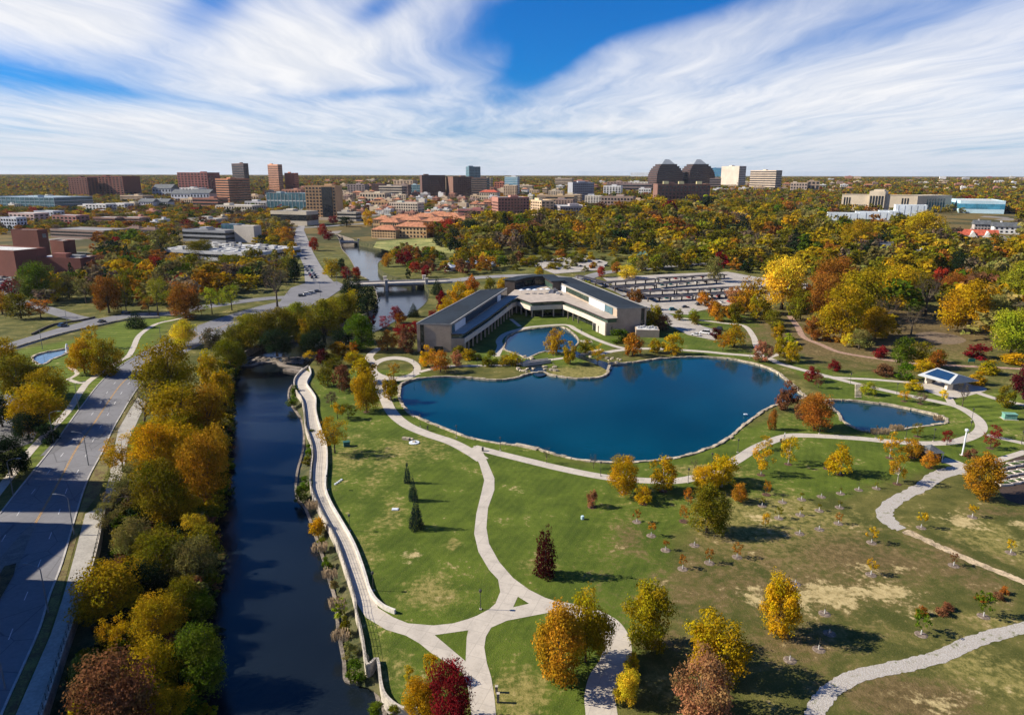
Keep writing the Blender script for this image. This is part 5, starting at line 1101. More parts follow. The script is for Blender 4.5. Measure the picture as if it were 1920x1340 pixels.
union_sheet('garden_soil', [poly([(1862,885),(1880,870),(1925,855),(1960,900),(1960,950),(1915,945),(1880,930)])], .035, M_SOIL)
union_sheet('park_path', ribbon([(1800,880),(1835,872),(1870,863),(1925,846)], 2.2)+ribbon([(1768,862),(1790,868),(1812,880)], 4.5), .05, M_CONC)
# timber steps on the bank above the small pond
a = at(1609, 722, 0); c = at(1609, 748, 0); stp = empty('stone_steps', a, 0, 'straight flight of pale stone steps down to the small pond', 'steps')
for k in range(10): ubox('step', M_STONE, stp, (c.x-a.x)*k/10, (c.y-a.y)*k/10, .02, 2.2, .7, .22)
# ------------------------------------------------------------------ people
def body(J, E_, name='person'):
    """one continuous figure: joints with radii grown by a skin modifier"""
    me = bpy.data.meshes.new(name); me.from_pydata([j[0] for j in J], E_, []); o = bpy.data.objects.new(name, me); COL.objects.link(o)
    md = o.modifiers.new('skin', 'SKIN'); sv = me.skin_vertices[0].data
    for i, j in enumerate(J): sv[i].radius = (j[1], j[1]*(j[2] if len(j) > 2 else 1))
    sv[0].use_root = True
    o.modifiers.new('sub', 'SUBSURF').levels = 1; o.modifiers['sub'].render_levels = 1
    dg = bpy.context.evaluated_depsgraph_get(); m2 = bpy.data.meshes.new_from_object(o.evaluated_get(dg)); bpy.data.objects.remove(o); return m2
def person(px, py, rz, coat, legs_c, label, stride=.25, ride=False):
    if ride:
        J = [((0,0,1.0),.16),((.18,0,1.25),.15,1.2),((.34,0,1.48),.17,1.3),((.42,0,1.62),.06),((.48,0,1.76),.11),((.32,.20,1.45),.06),((.55,.22,1.22),.05),((.72,.2,1.08),.04),((.32,-.20,1.45),.06),((.55,-.22,1.22),.05),((.72,-.2,1.08),.04),((.1,.12,.95),.10),((.42,.13,.78),.07),((.25,.12,.38),.05),((.36,.12,.34),.04),((.1,-.12,.95),.10),((.38,-.13,.62),.07),((.16,-.12,.2),.05),((.28,-.12,.16),.04)]
    else:
        s = stride; J = [((0,0,.95),.15),((0,0,1.15),.14,1.2),((0,0,1.38),.17,1.25),((.01,0,1.52),.055),((.03,0,1.66),.11),((0,.21,1.40),.06),((-.06,.25,1.14),.045),((.06,.24,.90),.038),((0,-.21,1.40),.06),((.05,-.25,1.14),.045),((.14,-.24,.92),.038),((.0,.10,.88),.10),((.10,.10,.50),.07),((s*.6,.10,.10),.05),((s*.6+.15,.10,.05),.04),((0,-.10,.88),.10),((-.02,-.10,.50),.07),((-s,-.10,.12),.05),((-s+.14,-.10,.05),.04)]
    E = [(0,1),(1,2),(2,3),(3,4),(2,5),(5,6),(6,7),(2,8),(8,9),(9,10),(0,11),(11,12),(12,13),(13,14),(0,15),(15,16),(16,17),(17,18)]
    me = body(J, E); me.materials.append(mat('cloth_'+label.split()[3] if False else 'cloth_%d' % int(sum(coat)*1000), coat, .9)); me.materials.append(mat('trousers_%d' % int(sum(legs_c)*1000), legs_c, .9)); me.materials.append(mat('skin', (.45, .26, .18), .6))
    zl = 1.0 if not ride else .98
    for p in me.polygons:
        c = p.center; p.use_smooth = True
        p.material_index = 2 if (c.z > 1.56 and not ride) or (ride and c.z > 1.66) else (1 if c.z < zl-.02 and abs(c.y) < .19 else 0)
    v = at(px, py, 0); o = bpy.data.objects.new('person', me); COL.objects.link(o); o.location = (v.x, v.y, .06); o.rotation_euler.z = rz; tag(o, label, 'person')
    hd = J[4][0]; hair = MB(); hair.tube([(hd[0]-.03, 0, hd[2]-.02), (hd[0]-.03, 0, hd[2]+.07), (hd[0]-.01, 0, hd[2]+.14)], [.115, .11, .04], 8).build('hair', mat('dark_hair', (.03, .02, .015), .8), o); return o
cy = person(801, 807, rdir((780,803),(840,826)), (.02,.02,.025), (.03,.03,.04), 'cyclist in black clothes riding along the lake path', ride=True)
v = at(801, 807, 0); bk = empty('bicycle', (v.x, v.y, .06), cy.rotation_euler.z, 'dark bicycle under the cyclist in black', 'bicycle')
for x in (-.45, .6):
    w_ = MB(); w_.tube([(x+.34*math.cos(t), 0, .34+.34*math.sin(t)) for t in np.linspace(0, 2*math.pi, 17)], .025, 5, False).build('wheel', M_TYRE, bk)
fr = MB(); fr.tube([(-.45, 0, .34), (-.1, 0, .88)], .02); fr.tube([(-.45, 0, .34), (.05, 0, .3)], .02); fr.tube([(.05, 0, .3), (-.1, 0, .92)], .02); fr.tube([(.05, 0, .3), (.45, 0, .85)], .02); fr.tube([(-.05, 0, .8), (.45, 0, .85)], .02); fr.tube([(.6, 0, .34), (.45, 0, .95)], .02); fr.build('frame', M_LP, bk); MB().box(-.25, .05, -.07, .07, .9, .96).build('saddle', M_LP, bk); MB().tube([(.62, -.22, 1.05), (.48, 0, .98), (.62, .22, 1.05)], .02).build('handlebar', M_LP, bk)
person(776, 679, R(200), (.05,.05,.06), (.04,.04,.06), 'person in dark clothes walking on the ring path')
person(1471, 820, R(160), (.45,.45,.46), (.05,.06,.09), 'walker in a pale top on the path south of the lake')
person(664, 511, R(120), (.30,.03,.03), (.04,.04,.05), 'person in a red top on the corner by the bridge')
person(1090, 622, R(80), (.05,.07,.10), (.10,.09,.08), 'person in navy on the paving right of the courtyard pond')

near_block(-206, 158, 26, 16, 68, 'tall brick apartment tower beyond the left edge of the picture, farther one')
near_block(-168, 131, 34, 22, 38, 'brick apartment block beyond the left edge of the picture, middle one')
near_block(-146, 84, 40, 70, 41, 'tall brick apartment block beyond the left edge of the picture, closest one')
# ================================================================== TREES
PAL = {'mustard': (.38,.275,.010), 'gold': (.52,.335,.010), 'yellow': (.68,.50,.03), 'lime': (.31,.33,.02), 'orange': (.50,.21,.02), 'amber': (.42,.215,.014), 'rust': (.33,.135,.02), 'russet': (.20,.09,.04), 'crimson': (.22,.015,.018), 'maroon': (.075,.012,.014), 'red': (.36,.045,.02),
       'olive': (.18,.165,.010), 'green': (.095,.15,.010), 'dark green': (.022,.042,.016), 'salmon': (.42,.19,.085), 'pink': (.34,.06,.08), 'grey brown': (.17,.13,.08), 'khaki': (.25,.225,.06), 'blue green': (.022,.045,.036)}
def leaf_mat():
    m = bpy.data.materials.new('autumn_leaves'); m.use_nodes = True; nt = m.node_tree; nt.nodes.clear(); g = NG(nt)
    oi = g.n('ShaderNodeObjectInfo'); at_ = g.n('ShaderNodeAttribute', attribute_name='tint'); t = g.n('ShaderNodeSeparateColor', i={0: at_.outputs['Color']}).outputs
    base = g.mix(1.0, oi.outputs['Color'], at_.outputs['Color'], 'MULTIPLY')
    d = g.n('ShaderNodeBsdfDiffuse', i={'Color': base, 'Roughness': .5}); tr = g.n('ShaderNodeBsdfTranslucent', i={'Color': base})
    mx = g.n('ShaderNodeMixShader', i={0: .33, 1: d.outputs[0], 2: tr.outputs[0]}); g.n('ShaderNodeOutputMaterial', i={0: mx.outputs[0]}); return m
M_LEAF = leaf_mat(); M_BARK = mat('bark', (.09, .07, .05), .95, .35, 2.0, .0); M_BARKP = mat('pale_bark', (.42, .38, .32), .9, .3, 2.0); M_MULCH = mat('mulch', (.10, .055, .035), .95, .4, 2, .03); M_MULCHG = mat('pale_mulch', (.20, .155, .12), .95, .4, 2, .03)
def clumps(kind, rs, n):
    """clump centres and radii inside the crown, unit tree: height 1, width 1"""
    C = []
    if kind in ('spruce', 'cypress'):
        for i in range(n):
            z = .04+.93*(i/(n-1))**.9; r = (.62 if kind == 'spruce' else .54)*(1-z)**(.85 if kind == 'spruce' else .36)*(1.0 if kind == 'spruce' else min(1, .72+z*2)*.82); 
            k = 1 if z > .9 else max(1, int(7*(1-z))+2)
            a0 = rs.uniform(0, 6.28)
            for j in range(k): a = a0+6.28*j/k; rr_ = r*rs.uniform(.45, .8); C.append((rr_*math.cos(a), rr_*math.sin(a), z+rs.uniform(-.02, .02), .05+r*.34, .5))
        return C
    zb = {'broad': .15, 'oval': .07, 'airy': .28, 'bare': .3, 'shrub': .02}[kind]
    ph = rs.uniform(0, 6.28)
    for i in range(n):
        for _ in range(40):
            x, y, z = rs.uniform(-.5, .5), rs.uniform(-.5, .5), rs.uniform(zb, 1)
            zc = (z-zb)/(1-zb); prof = {'broad': math.sqrt(max(0, 1-(zc*1.15-.42)**2/.62)) , 'oval': math.sqrt(max(0, math.sin(math.pi*min(1, zc*.86+.14))))*.98, 'airy': math.sqrt(max(0, 1-(zc*1.1-.5)**2/.5)), 'bare': 1, 'shrub': math.sqrt(max(0, 1-zc*zc))}[kind]
            q = math.hypot(x, y)/(.5*max(.05, prof))
            if q < .86 and (q > .35 or zc > .55 or rs.random() < .3): break
        rad = {'broad': .17, 'oval': .15, 'airy': .115, 'bare': .1, 'shrub': .22}[kind]*rs.uniform(.65, 1.25)
        a = math.atan2(y, x); k = .92*(1+.16*math.sin(2*a+ph)+.10*math.sin(3*a+ph*2)); zt = min(z, 1-rad*.6)*(1-.12*max(0, math.sin(a+ph)))
        C.append((x*k+.05*math.sin(ph)*z, y*k+.05*math.cos(ph)*z, zt, rad, .8))
    return C
def crown_arrays(kind, seed, leaves, lsize, ncl, spread=1.0):
    rs = np.random.RandomState(seed); C = clumps(kind, rs, ncl); Vs = []; T = []
    wgt = np.array([c[3]**2 for c in C]); wgt /= wgt.sum(); per = np.maximum(3, (wgt*leaves).astype(int))
    for (cx, cy, cz, r, fl), k in zip(C, per):
        d = rs.normal(size=(k, 3)); d /= np.linalg.norm(d, axis=1)[:, None]; rad = r*.9*(rs.uniform(.25, 1, k)**.45)
        rad *= 1+.35*np.sin(d[:, 0]*7+cx*30)*np.cos(d[:, 2]*6+cy*20)
        p = np.stack([d[:, 0]*rad, d[:, 1]*rad, d[:, 2]*rad*fl], 1)+np.array([cx, cy, cz])
        nrm = d+rs.normal(size=(k, 3))*.55+np.array([0, 0, .35]); nrm /= np.linalg.norm(nrm, axis=1)[:, None]
        u = np.cross(nrm, rs.normal(size=(k, 3))); u /= np.linalg.norm(u, axis=1)[:, None]; v = np.cross(nrm, u)
        s = lsize*rs.uniform(.55, 1.25, k)[:, None]; e = rs.uniform(.5, .95, k)[:, None]
        quad = np.stack([p-u*s, p-v*s*e, p+u*s*1.1, p+v*s*e], 1); Vs.append(quad)
        cb = rs.uniform(.62, 1.28); hue = rs.uniform(-.13, .13); lb = rs.uniform(.7, 1.28, k)*cb
        T.append(np.stack([lb*(1-hue*.6), lb*(1+hue*.8), lb*(1-hue*.3), np.ones(k)], 1))
    V = np.concatenate(Vs).reshape(-1, 3); T = np.concatenate(T); return V, T
def arrays_mesh(name, V, T, m, extra=None):
    nf = len(V)//4; me = bpy.data.meshes.new(name); me.vertices.add(len(V)); me.vertices.foreach_set('co', V.astype(np.float32).ravel())
    me.loops.add(nf*4); me.loops.foreach_set('vertex_index', np.arange(nf*4, dtype=np.int32)); me.polygons.add(nf); me.polygons.foreach_set('loop_start', np.arange(0, nf*4, 4, dtype=np.int32))
    me.update(calc_edges=True); ca = me.color_attributes.new('tint', 'FLOAT_COLOR', 'POINT'); ca.data.foreach_set('color', np.repeat(T, 4, axis=0).astype(np.float32).ravel()); me.materials.append(m); return me
def trunk_mb(kind, seed, h=1.0, dens=7):
    """tapered trunk and limbs, unit tree (true proportions come from the tree's scale)"""
    rs = np.random.RandomState(seed+99); m = MB(); r0 = {'broad': .028, 'oval': .022, 'airy': .018, 'bare': .026, 'shrub': .02, 'spruce': .02, 'cypress': .03}[kind]
    if kind in ('spruce', 'cypress'): m.tube([(0, 0, -.03), (0, 0, .5), (0, 0, .97)], [r0*1.3, r0*.7, r0*.1], 6); return m
    fork = {'broad': .26, 'oval': .22, 'airy': .34, 'bare': .26, 'shrub': .04}[kind]
    m.tube([(0, 0, -.03), (rs.uniform(-.01, .01), 0, fork*.5), (0, 0, fork), (rs.uniform(-.03, .03), rs.uniform(-.03, .03), .62)], [r0*1.5, r0, r0*.85, r0*.35], 7)
    if kind == 'bare':
        def br(p, d, L, r, lv):
            q = p+d*L; mid = p+d*L*.5+Vector(rs.uniform(-.05, .05, 3))*L; m.tube([p, mid, q], [r, r*.8, r*.55], 5 if lv < 2 else 3, False)
            if lv < 4:
                for _ in range(3 if lv < 3 else 4):
                    nd = (d+Vector(rs.uniform(-.75, .75, 3))+Vector((0, 0, .12))).normalized(); br(p+d*L*rs.uniform(.55, 1), nd, L*rs.uniform(.55, .8), r*.5, lv+1)
        for k in range(6):
            a = 6.28*k/6+rs.uniform(-.3, .3); br(Vector((0, 0, fork*rs.uniform(.8, 1.4))), Vector((math.cos(a)*.7, math.sin(a)*.7, .75)).normalized(), .27, r0*.55, 0)
        return m
    for c in clumps(kind, np.random.RandomState(seed), 60)[:dens*3]:
        e = Vector(c[:3]); s = Vector((0, 0, fork*rs.uniform(.8, 1.6))); md = s.lerp(e, .5)+Vector((0, 0, -.03)); m.tube([s, md, e], [r0*.4, r0*.26, r0*.08], 4, False)
    return m
CR = {}; TRK = {}
SPEC = {  # kind: (leaves hi, size hi, clumps) (mid) (low)
 'broad': ((11000, .0165, 80), (2600, .029, 46), (700, .055, 26)), 'oval': ((11000, .0165, 74), (2600, .030, 42), (700, .056, 24)), 'airy': ((4200, .014, 50), (1500, .024, 38), (500, .042, 26)),
 'spruce': ((9000, .014, 20), (3000, .026, 15), (700, .05, 10)), 'cypress': ((11000, .014, 24), (3000, .026, 16), (700, .05, 10)), 'shrub': ((4000, .03, 22), (1400, .045, 16), (450, .075, 10)), 'bare': ((700, .011, 40), (300, .02, 30), (150, .04, 20))}
NV = 7
def crown(kind, lod, v):
    k = (kind, lod, v)
    if k not in CR:
        n, s, c = SPEC[kind][lod]; V, T = crown_arrays(kind, 100*v+7*lod+hash_(kind), n, s, c); CR[k] = arrays_mesh('crown_'+kind, V, T, M_LEAF)
    return CR[k]
def hash_(s): return sum(ord(c)*(i+1) for i, c in enumerate(s)) % 97
def trunk(kind, lod, v, pale=False):
    k = (kind, lod, v, pale)
    if k not in TRK: TRK[k] = trunk_mb(kind, 100*v+7*lod+hash_(kind), dens=(4 if lod else 9)).mesh('trunk_'+kind, M_BARKP if pale else M_BARK, True)
    return TRK[k]
rt = random.Random(77)
FORM = {'broad': 'round', 'oval': 'oval', 'airy': 'thin leaved', 'bare': 'nearly leafless', 'spruce': 'conical evergreen', 'cypress': 'columnar', 'shrub': 'low'}
NTREE = [0]
def tree_world(p, hm, wm, kind, colr, lod, px, py, pale=False, place=None, lean=0, simple=False):
    v = rt.randrange(NV); rz = rt.uniform(0, 6.28); nm = {'spruce': 'spruce_tree', 'cypress': 'cypress_tree', 'bare': 'bare_tree', 'shrub': 'shrub', 'airy': 'slender_tree', 'oval': 'oval_tree', 'broad': 'broadleaf_tree'}[kind]
    c = PAL[colr]; jf = rt.uniform(.85, 1.15); c = tuple(min(1, x*jf*rt.uniform(.93, 1.07)) for x in c)
    r_ = empty(nm, (p.x, p.y, p.z-.05), rz); r_.scale = (1, 1, 1)
    if kind == 'bare': c = tuple(x*.8 for x in c)
    for n_, d_ in (('trunk', trunk(kind, min(lod, 1), v, pale)), ('crown', crown(kind, lod, v))):
        o = bpy.data.objects.new(n_, d_); COL.objects.link(o); o.parent = r_; o.scale = (wm, wm, hm)
        if n_ == 'crown': o.color = (*c, 1)
        o.rotation_euler.x = lean
    r_['category'] = 'shrub' if kind == 'shrub' else 'tree'; size = 'tall ' if hm > 17 else ''
    THINGS.append((r_, f'{colr} {FORM[kind]} {"shrub" if kind=="shrub" else "tree"}', place, px, py)); NTREE[0] += 1; OCC.append((p.x, p.y, wm*.42)); return r_
OCC = []
def T(px, py, w, h, kind, colr, pale=False, z=None, place=None, lean=0):
    """tree standing at picture position px,py; w,h its size in picture units"""
    p = at(px, py) if z is None else at(px, py, z)
    hm = top_z(p, py-h)-p.z; dep = proj(p.x, p.y, p.z+hm*.6)[2]; wm = w*dep/F*1.06
    lod = 0 if w > 52 else 1 if w > 15 else 2
    return tree_world(p, hm, wm, kind, colr, lod, px, py, pale, place, lean)
exec_list = """
1022 1079 50 97 cypress maroon|1098 1240 88 145 oval mustard|1050 1278 112 145 oval amber|1212 1215 96 126 oval mustard|1342 1264 116 132 oval gold|1310 1352 118 138 oval salmon|1175 1318 56 72 oval yellow|1183 1262 34 42 oval gold|1458 1190 82 120 oval gold|846 1362 90 122 broad crimson|786 1356 64 84 broad gold|768 1282 28 34 airy gold|812 1276 46 52 airy gold
764 905 13 47 spruce blue~green|775 938 17 50 spruce blue~green|781 990 28 64 spruce blue~green|1325 998 76 90 broad olive|1110 950 24 36 oval salmon|1206 944 32 36 broad gold|1168 924 62 70 broad gold p|1243 920 52 66 broad gold p|1324 918 56 46 broad gold p|1353 912 48 60 broad gold p|1290 947 22 32 airy orange|1282 977 20 30 airy orange|1427 890 46 58 airy gold p|1478 870 46 50 airy gold p|1575 889 48 56 broad gold p|1668 858 42 48 airy gold p|1708 857 40 36 broad amber|1682 907 42 56 airy amber p|1742 876 32 30 broad orange|1551 878 18 18 broad gold|1385 940 34 36 broad orange|1437 927 18 28 airy amber|1435 987 22 28 airy gold|1358 902 42 50 broad gold p|1434 842 30 26 airy gold|1838 932 74 84 oval amber|1775 834 28 30 airy crimson|1864 820 26 24 airy crimson|1856 840 34 30 airy crimson|1822 859 26 20 shrub russet
1476 770 44 60 oval russet|1526 804 64 70 broad rust|1500 787 26 36 oval russet|1447 805 20 40 oval rust|1720 818 26 26 airy olive|1628 740 30 24 broad lime|1712 732 34 20 broad gold|1695 752 26 22 airy gold|1726 757 28 22 airy grey~brown|1804 762 25 46 bare grey~brown|1770 746 15 16 broad yellow|1428 679 38 44 oval salmon|1462 670 28 44 oval mustard|1484 678 36 42 oval gold|1457 636 26 32 oval gold|1521 715 28 28 broad crimson|1534 727 26 28 airy russet|1563 696 26 22 broad crimson|1521 637 34 46 oval rust|1690 687 44 56 broad green|1725 687 44 48 broad olive|1730 699 36 26 broad gold|1754 692 34 38 broad rust|1695 712 36 34 shrub green|1657 705 32 22 shrub russet|1883 762 38 44 oval olive|1917 748 46 64 broad maroon
1345 602 33 37 oval amber|1378 603 38 40 oval olive|1355 657 34 32 airy amber|1377 650 46 44 broad mustard|1343 634 22 20 shrub maroon|1044 663 40 48 broad gold|1069 683 32 46 oval mustard|1121 682 28 38 airy gold|1098 662 32 28 broad mustard|1186 667 40 46 oval orange|1226 661 28 30 oval mustard|1261 664 40 42 oval gold|1159 642 40 26 shrub green|1225 617 38 52 oval mustard|1243 618 40 28 broad russet|1272 600 18 22 oval olive|1302 608 20 24 oval olive|918 684 30 28 shrub olive|957 684 38 24 shrub mustard|890 674 22 18 shrub olive
803 688 34 44 oval gold|826 697 40 42 broad orange|859 686 24 32 oval salmon|860 664 30 20 shrub olive|875 673 30 20 shrub mustard|727 657 40 38 broad rust|763 662 38 48 oval russet|757 632 34 26 broad crimson|778 630 26 30 broad crimson|679 657 60 72 oval green|650 642 26 28 oval lime|698 612 15 24 oval crimson|723 620 25 30 airy pink|742 606 24 34 broad crimson|752 606 24 22 broad orange|776 594 20 28 spruce dark~green|665 660 20 22 oval orange|637 667 40 28 broad amber|582 676 26 20 airy gold|604 687 25 34 broad maroon|664 682 40 26 broad gold|625 687 42 24 broad olive|615 724 38 36 broad olive|641 732 42 50 broad russet|685 717 50 50 oval gold|687 772 54 80 oval gold|733 751 36 54 oval mustard|622 762 28 30 airy grey~brown|633 785 34 30 airy gold|653 785 32 28 airy olive|628 849 64 72 airy gold|739 704 25 24 airy amber
450 652 60 48 broad olive|490 650 72 66 broad olive|530 646 72 72 broad olive|572 650 34 56 oval mustard|608 640 72 78 broad olive|648 615 62 64 broad olive|690 592 50 56 broad dark~green|470 626 56 40 broad lime|560 612 66 46 broad lime|620 600 56 44 broad lime|665 585 44 46 broad mustard|425 672 44 36 broad green|520 666 60 50 broad dark~green|590 668 56 50 broad dark~green|640 655 40 40 broad dark~green
346 648 54 48 broad yellow|320 748 98 118 broad mustard|396 728 50 80 oval gold|432 690 54 56 broad olive|400 655 44 44 broad grey~brown|335 836 124 118 broad mustard|392 822 82 104 broad amber|300 905 92 116 broad gold|385 935 94 128 broad amber|340 985 80 80 broad mustard|232 884 92 66 airy gold|245 965 94 96 airy khaki|308 985 92 124 broad olive|366 1016 54 54 broad yellow|300 1085 100 92 broad olive|372 1094 84 92 broad khaki|212 1162 128 112 broad mustard|222 1228 74 74 airy gold|300 1210 92 96 broad mustard|378 1166 56 60 broad green|300 1296 94 106 broad mustard|382 1290 104 116 broad green|226 1375 156 148 broad russet|326 1368 80 80 broad gold|165 1300 62 74 broad dark~green|270 806 74 98 bare grey~brown|270 1130 80 80 broad dark~green|340 880 100 90 broad gold|280 860 60 70 broad lime|410 880 50 90 broad amber|415 770 46 80 broad mustard|350 1160 70 80 broad olive|395 1050 50 70 broad olive|250 1040 70 70 broad khaki|205 1000 56 60 airy khaki
159 700 56 72 oval gold|199 702 64 78 oval mustard|175 652 38 44 airy gold|38 745 84 84 broad olive|99 757 72 72 broad mustard|76 806 98 86 broad gold|55 822 60 50 broad dark~green|22 892 60 78 broad dark~green|256 614 34 34 spruce dark~green|12 690 50 56 broad mustard|5 800 50 60 broad dark~green|45 880 30 40 shrub dark~green|90 830 40 36 shrub dark~green|10 640 0 0 x x
350 597 68 76 oval rust|297 592 58 76 airy lime|280 589 36 34 airy rust|398 589 42 52 airy lime|435 582 46 50 airy lime|237 584 36 78 airy olive|205 587 56 72 broad rust|162 569 52 50 airy khaki|109 564 38 52 oval gold|76 564 64 76 broad green|30 569 46 48 bare grey~brown|77 597 48 38 airy orange|5 589 40 44 broad amber|40 597 44 50 broad olive|295 513 36 34 broad red|333 503 40 30 broad gold|340 525 54 34 broad green|268 518 46 32 broad green|241 497 36 28 broad rust|46 507 46 40 broad mustard|190 495 30 30 oval green|228 515 34 28 broad rust|437 518 60 40 broad olive|390 520 50 44 bare grey~brown|378 484 56 36 broad olive|470 500 34 40 oval khaki|520 575 60 90 bare grey~brown|130 560 44 50 broad khaki|310 560 50 50 bare grey~brown
535 458 34 34 broad amber|605 442 22 24 broad red|616 450 20 18 broad crimson|625 420 20 16 broad crimson|590 470 22 26 broad red|622 520 34 36 broad gold|640 510 20 28 oval dark~green|650 525 22 26 broad crimson|668 525 22 26 broad red|652 549 26 38 spruce dark~green|668 545 24 34 spruce dark~green|552 530 28 50 broad dark~green|487 440 28 30 oval gold|690 425 24 34 oval gold|650 425 26 20 broad dark~green|760 498 34 30 broad crimson|780 512 22 22 broad red|800 520 20 24 broad crimson|728 500 22 26 broad amber|765 523 12 20 oval dark~green|828 462 34 26 broad dark~green|805 445 34 30 broad rust|840 445 40 36 broad red|850 460 30 44 spruce dark~green|885 450 40 40 broad dark~green|820 552 24 34 spruce dark~green|828 585 24 44 oval crimson|858 585 44 62 oval gold|885 570 34 60 oval orange|880 590 44 50 broad gold|838 602 44 46 broad gold|920 552 28 34 broad olive|945 548 30 30 broad gold|968 545 26 20 broad rust|812 600 20 20 broad crimson|1011 518 20 18 oval mustard|1100 545 18 22 oval lime|1190 580 34 44 oval rust|1128 520 18 22 broad red|1155 512 22 22 broad rust|1175 522 44 26 broad yellow
1465 580 88 102 broad yellow|1408 588 50 70 broad gold|1340 528 30 48 broad khaki|1380 568 40 34 oval salmon|1395 590 34 50 oval amber|1420 600 40 54 oval mustard|1320 574 32 30 oval amber|1578 640 80 110 broad mustard|1612 600 90 100 broad mustard|1500 600 40 60 broad olive|1545 600 60 90 broad rust|1640 635 70 60 broad gold|1680 580 80 84 broad gold|1735 590 60 80 bare grey~brown|1785 560 60 50 broad rust|1760 545 36 44 broad red|1800 535 38 34 broad orange|1815 625 90 100 broad gold|1895 665 80 90 broad lime|1905 570 80 80 broad lime|1850 560 70 60 broad olive|1560 560 90 80 broad rust|1490 560 30 34 spruce dark~green|1600 470 60 60 broad mustard|1730 460 70 66 broad mustard|1800 520 60 50 broad dark~green|1855 620 60 70 broad khaki
1655 618 56 66 bare grey~brown|1708 628 50 60 bare grey~brown|1565 612 44 56 bare grey~brown|1790 606 54 60 bare grey~brown|1530 622 36 40 airy khaki|1600 588 60 64 broad mustard|1700 560 70 60 broad olive|1640 560 70 66 broad olive|1860 480 50 44 broad olive|1450 610 36 30 broad olive|1300 600 20 22 oval lime|1375 597 36 44 oval amber|1338 592 30 34 oval rust
1729 1153 26 16 shrub rust|1764 1150 26 16 shrub russet|1778 1142 22 16 shrub russet|1872 1122 22 14 shrub russet|1839 1126 18 12 shrub rust|1884 1114 18 14 shrub rust|1560 640 30 30 shrub rust|1590 650 26 26 broad yellow|1610 655 40 40 broad khaki|1650 670 26 22 shrub crimson|1835 670 50 24 shrub crimson|1890 680 50 22 shrub gold|1850 700 44 26 shrub mustard|1830 720 34 24 shrub gold|1480 645 30 20 shrub lime|1660 700 30 18 shrub russet|1760 680 40 24 shrub olive|1460 620 30 20 shrub olive
585 815 20 14 shrub green|578 870 20 16 shrub olive|575 915 24 24 shrub green|565 935 26 26 shrub green|592 1000 34 34 shrub gold|605 1030 26 22 shrub olive|612 1060 22 16 shrub green|628 1100 20 16 shrub khaki|640 1150 30 28 shrub lime|650 1185 28 30 shrub olive|655 1225 28 24 shrub khaki|665 1270 40 34 shrub green|548 760 22 18 shrub green|555 740 20 18 shrub green|580 850 20 18 shrub green|700 1335 34 20 shrub green|740 1338 24 16 shrub olive"""
for ln in exec_list.strip().split('\n'):
    for e in ln.split('|'):
        q = e.split(); 
        if len(q) < 6 or q[4] == 'x': continue
        x, y, w, h = map(float, q[:4]); col_ = q[5].replace('~', ' ')
        zz_ = -2.0 if (150 < x < 440 and y > 950 and w > 30 and q[4] != 'shrub') else (-1.5 if (540 < x < 680 and y > 730 and q[4] == 'shrub') else None)
        T(x, y, w, h, q[4], col_, 'p' in q[6:], zz_, lean=(.25 if q[4] == 'bare' and x == 270 else 0))
# ------------------------------------------------------------------ saplings with tube and mulch ring
tubem = MB().tube([(0, 0, 0), (0, 0, .85)], .10, 8).mesh('tree_guard', mat('grey_white_guard', (.42, .42, .40), .7)); mulm = MB().tube([(0, 0, 0), (0, 0, .08)], [1.05, .85], 14).mesh('mulch_ring', M_MULCHG); muld = MB().tube([(0, 0, 0), (0, 0, .08)], [1.2, 1.0], 14).mesh('mulch_ring', M_MULCH)
stem = MB().tube([(0, 0, 0), (.05, 0, 2.2)], [.05, .02], 5).mesh('stem', M_BARK)
for i, (x, y, hh, c) in enumerate([(1194,978,2.6,'rust'),(1221,1004,2.6,'orange'),(1248,1031,2.0,'rust'),(1302,1022,0,'x'),(1330,1055,2.8,'rust'),(1280,1066,2.6,'rust'),(1382,1044,2.8,'rust'),(1429,948,1.8,'olive'),(1467,941,0,'x'),(1503,936,1.5,'olive'),(1540,931,0,'x'),(1576,925,1.2,'olive'),(1610,918,0,'x'),(1643,915,1.2,'olive'),(1460,971,2.4,'olive'),(1500,965,1.6,'olive'),(1536,957,1.4,'olive'),(1574,951,1.4,'olive'),(1499,1000,0,'x'),(1536,992,0,'x'),(1572,981,2.2,'rust'),
      (1634,1017,3.2,'gold'),(1727,989,3.2,'gold'),(1823,969,2.8,'gold'),(1633,1077,3.0,'gold'),(1788,1060,2.4,'russet'),(1895,1036,2.6,'gold'),(1491,1094,0,'x'),(1546,1150,0,'x'),(1555,1187,0,'x'),(1535,1217,0,'x'),(1481,1237,0,'x'),(1844,1155,4.6,'green'),(1727,1189,4.0,'green')]):
    p = at(x, y, 0); r_ = empty('sapling', p)
    for nm, d_ in (('tree_guard', tubem), ('mulch_ring', mulm if y > 960 or i < 7 else mulm), ('stem', stem)):
        o = bpy.data.objects.new(nm, d_); COL.objects.link(o); o.parent = r_
    if hh:
        o = bpy.data.objects.new('crown', crown('airy', 2, i % NV)); COL.objects.link(o); o.parent = r_; o.scale = (hh*.85, hh*.85, hh); o.location.z = .5; o.color = (*PAL[c], 1)
    r_['category'] = 'sapling'; THINGS.append((r_, f'{c if hh else "leafless"} sapling in white guard', None, x, y))
for (x, y) in [(1168,924),(1243,920),(1206,944),(1110,950),(1282,977),(1427,890),(1478,870),(1575,889),(1668,858),(1708,857),(1682,907),(1742,876),(1551,878),(1437,927),(1856,840),(1726,757),(1695,752),(1720,818),(1186,667),(687,772)]:
    p = at(x, y, 0)
    for t_ in THINGS:
        if t_[3] == x and t_[4] == y: o = bpy.data.objects.new('mulch_ring', muld); COL.objects.link(o); o.parent = t_[0]; o.scale = (.9, .9, 1); o.location.z = .06; break
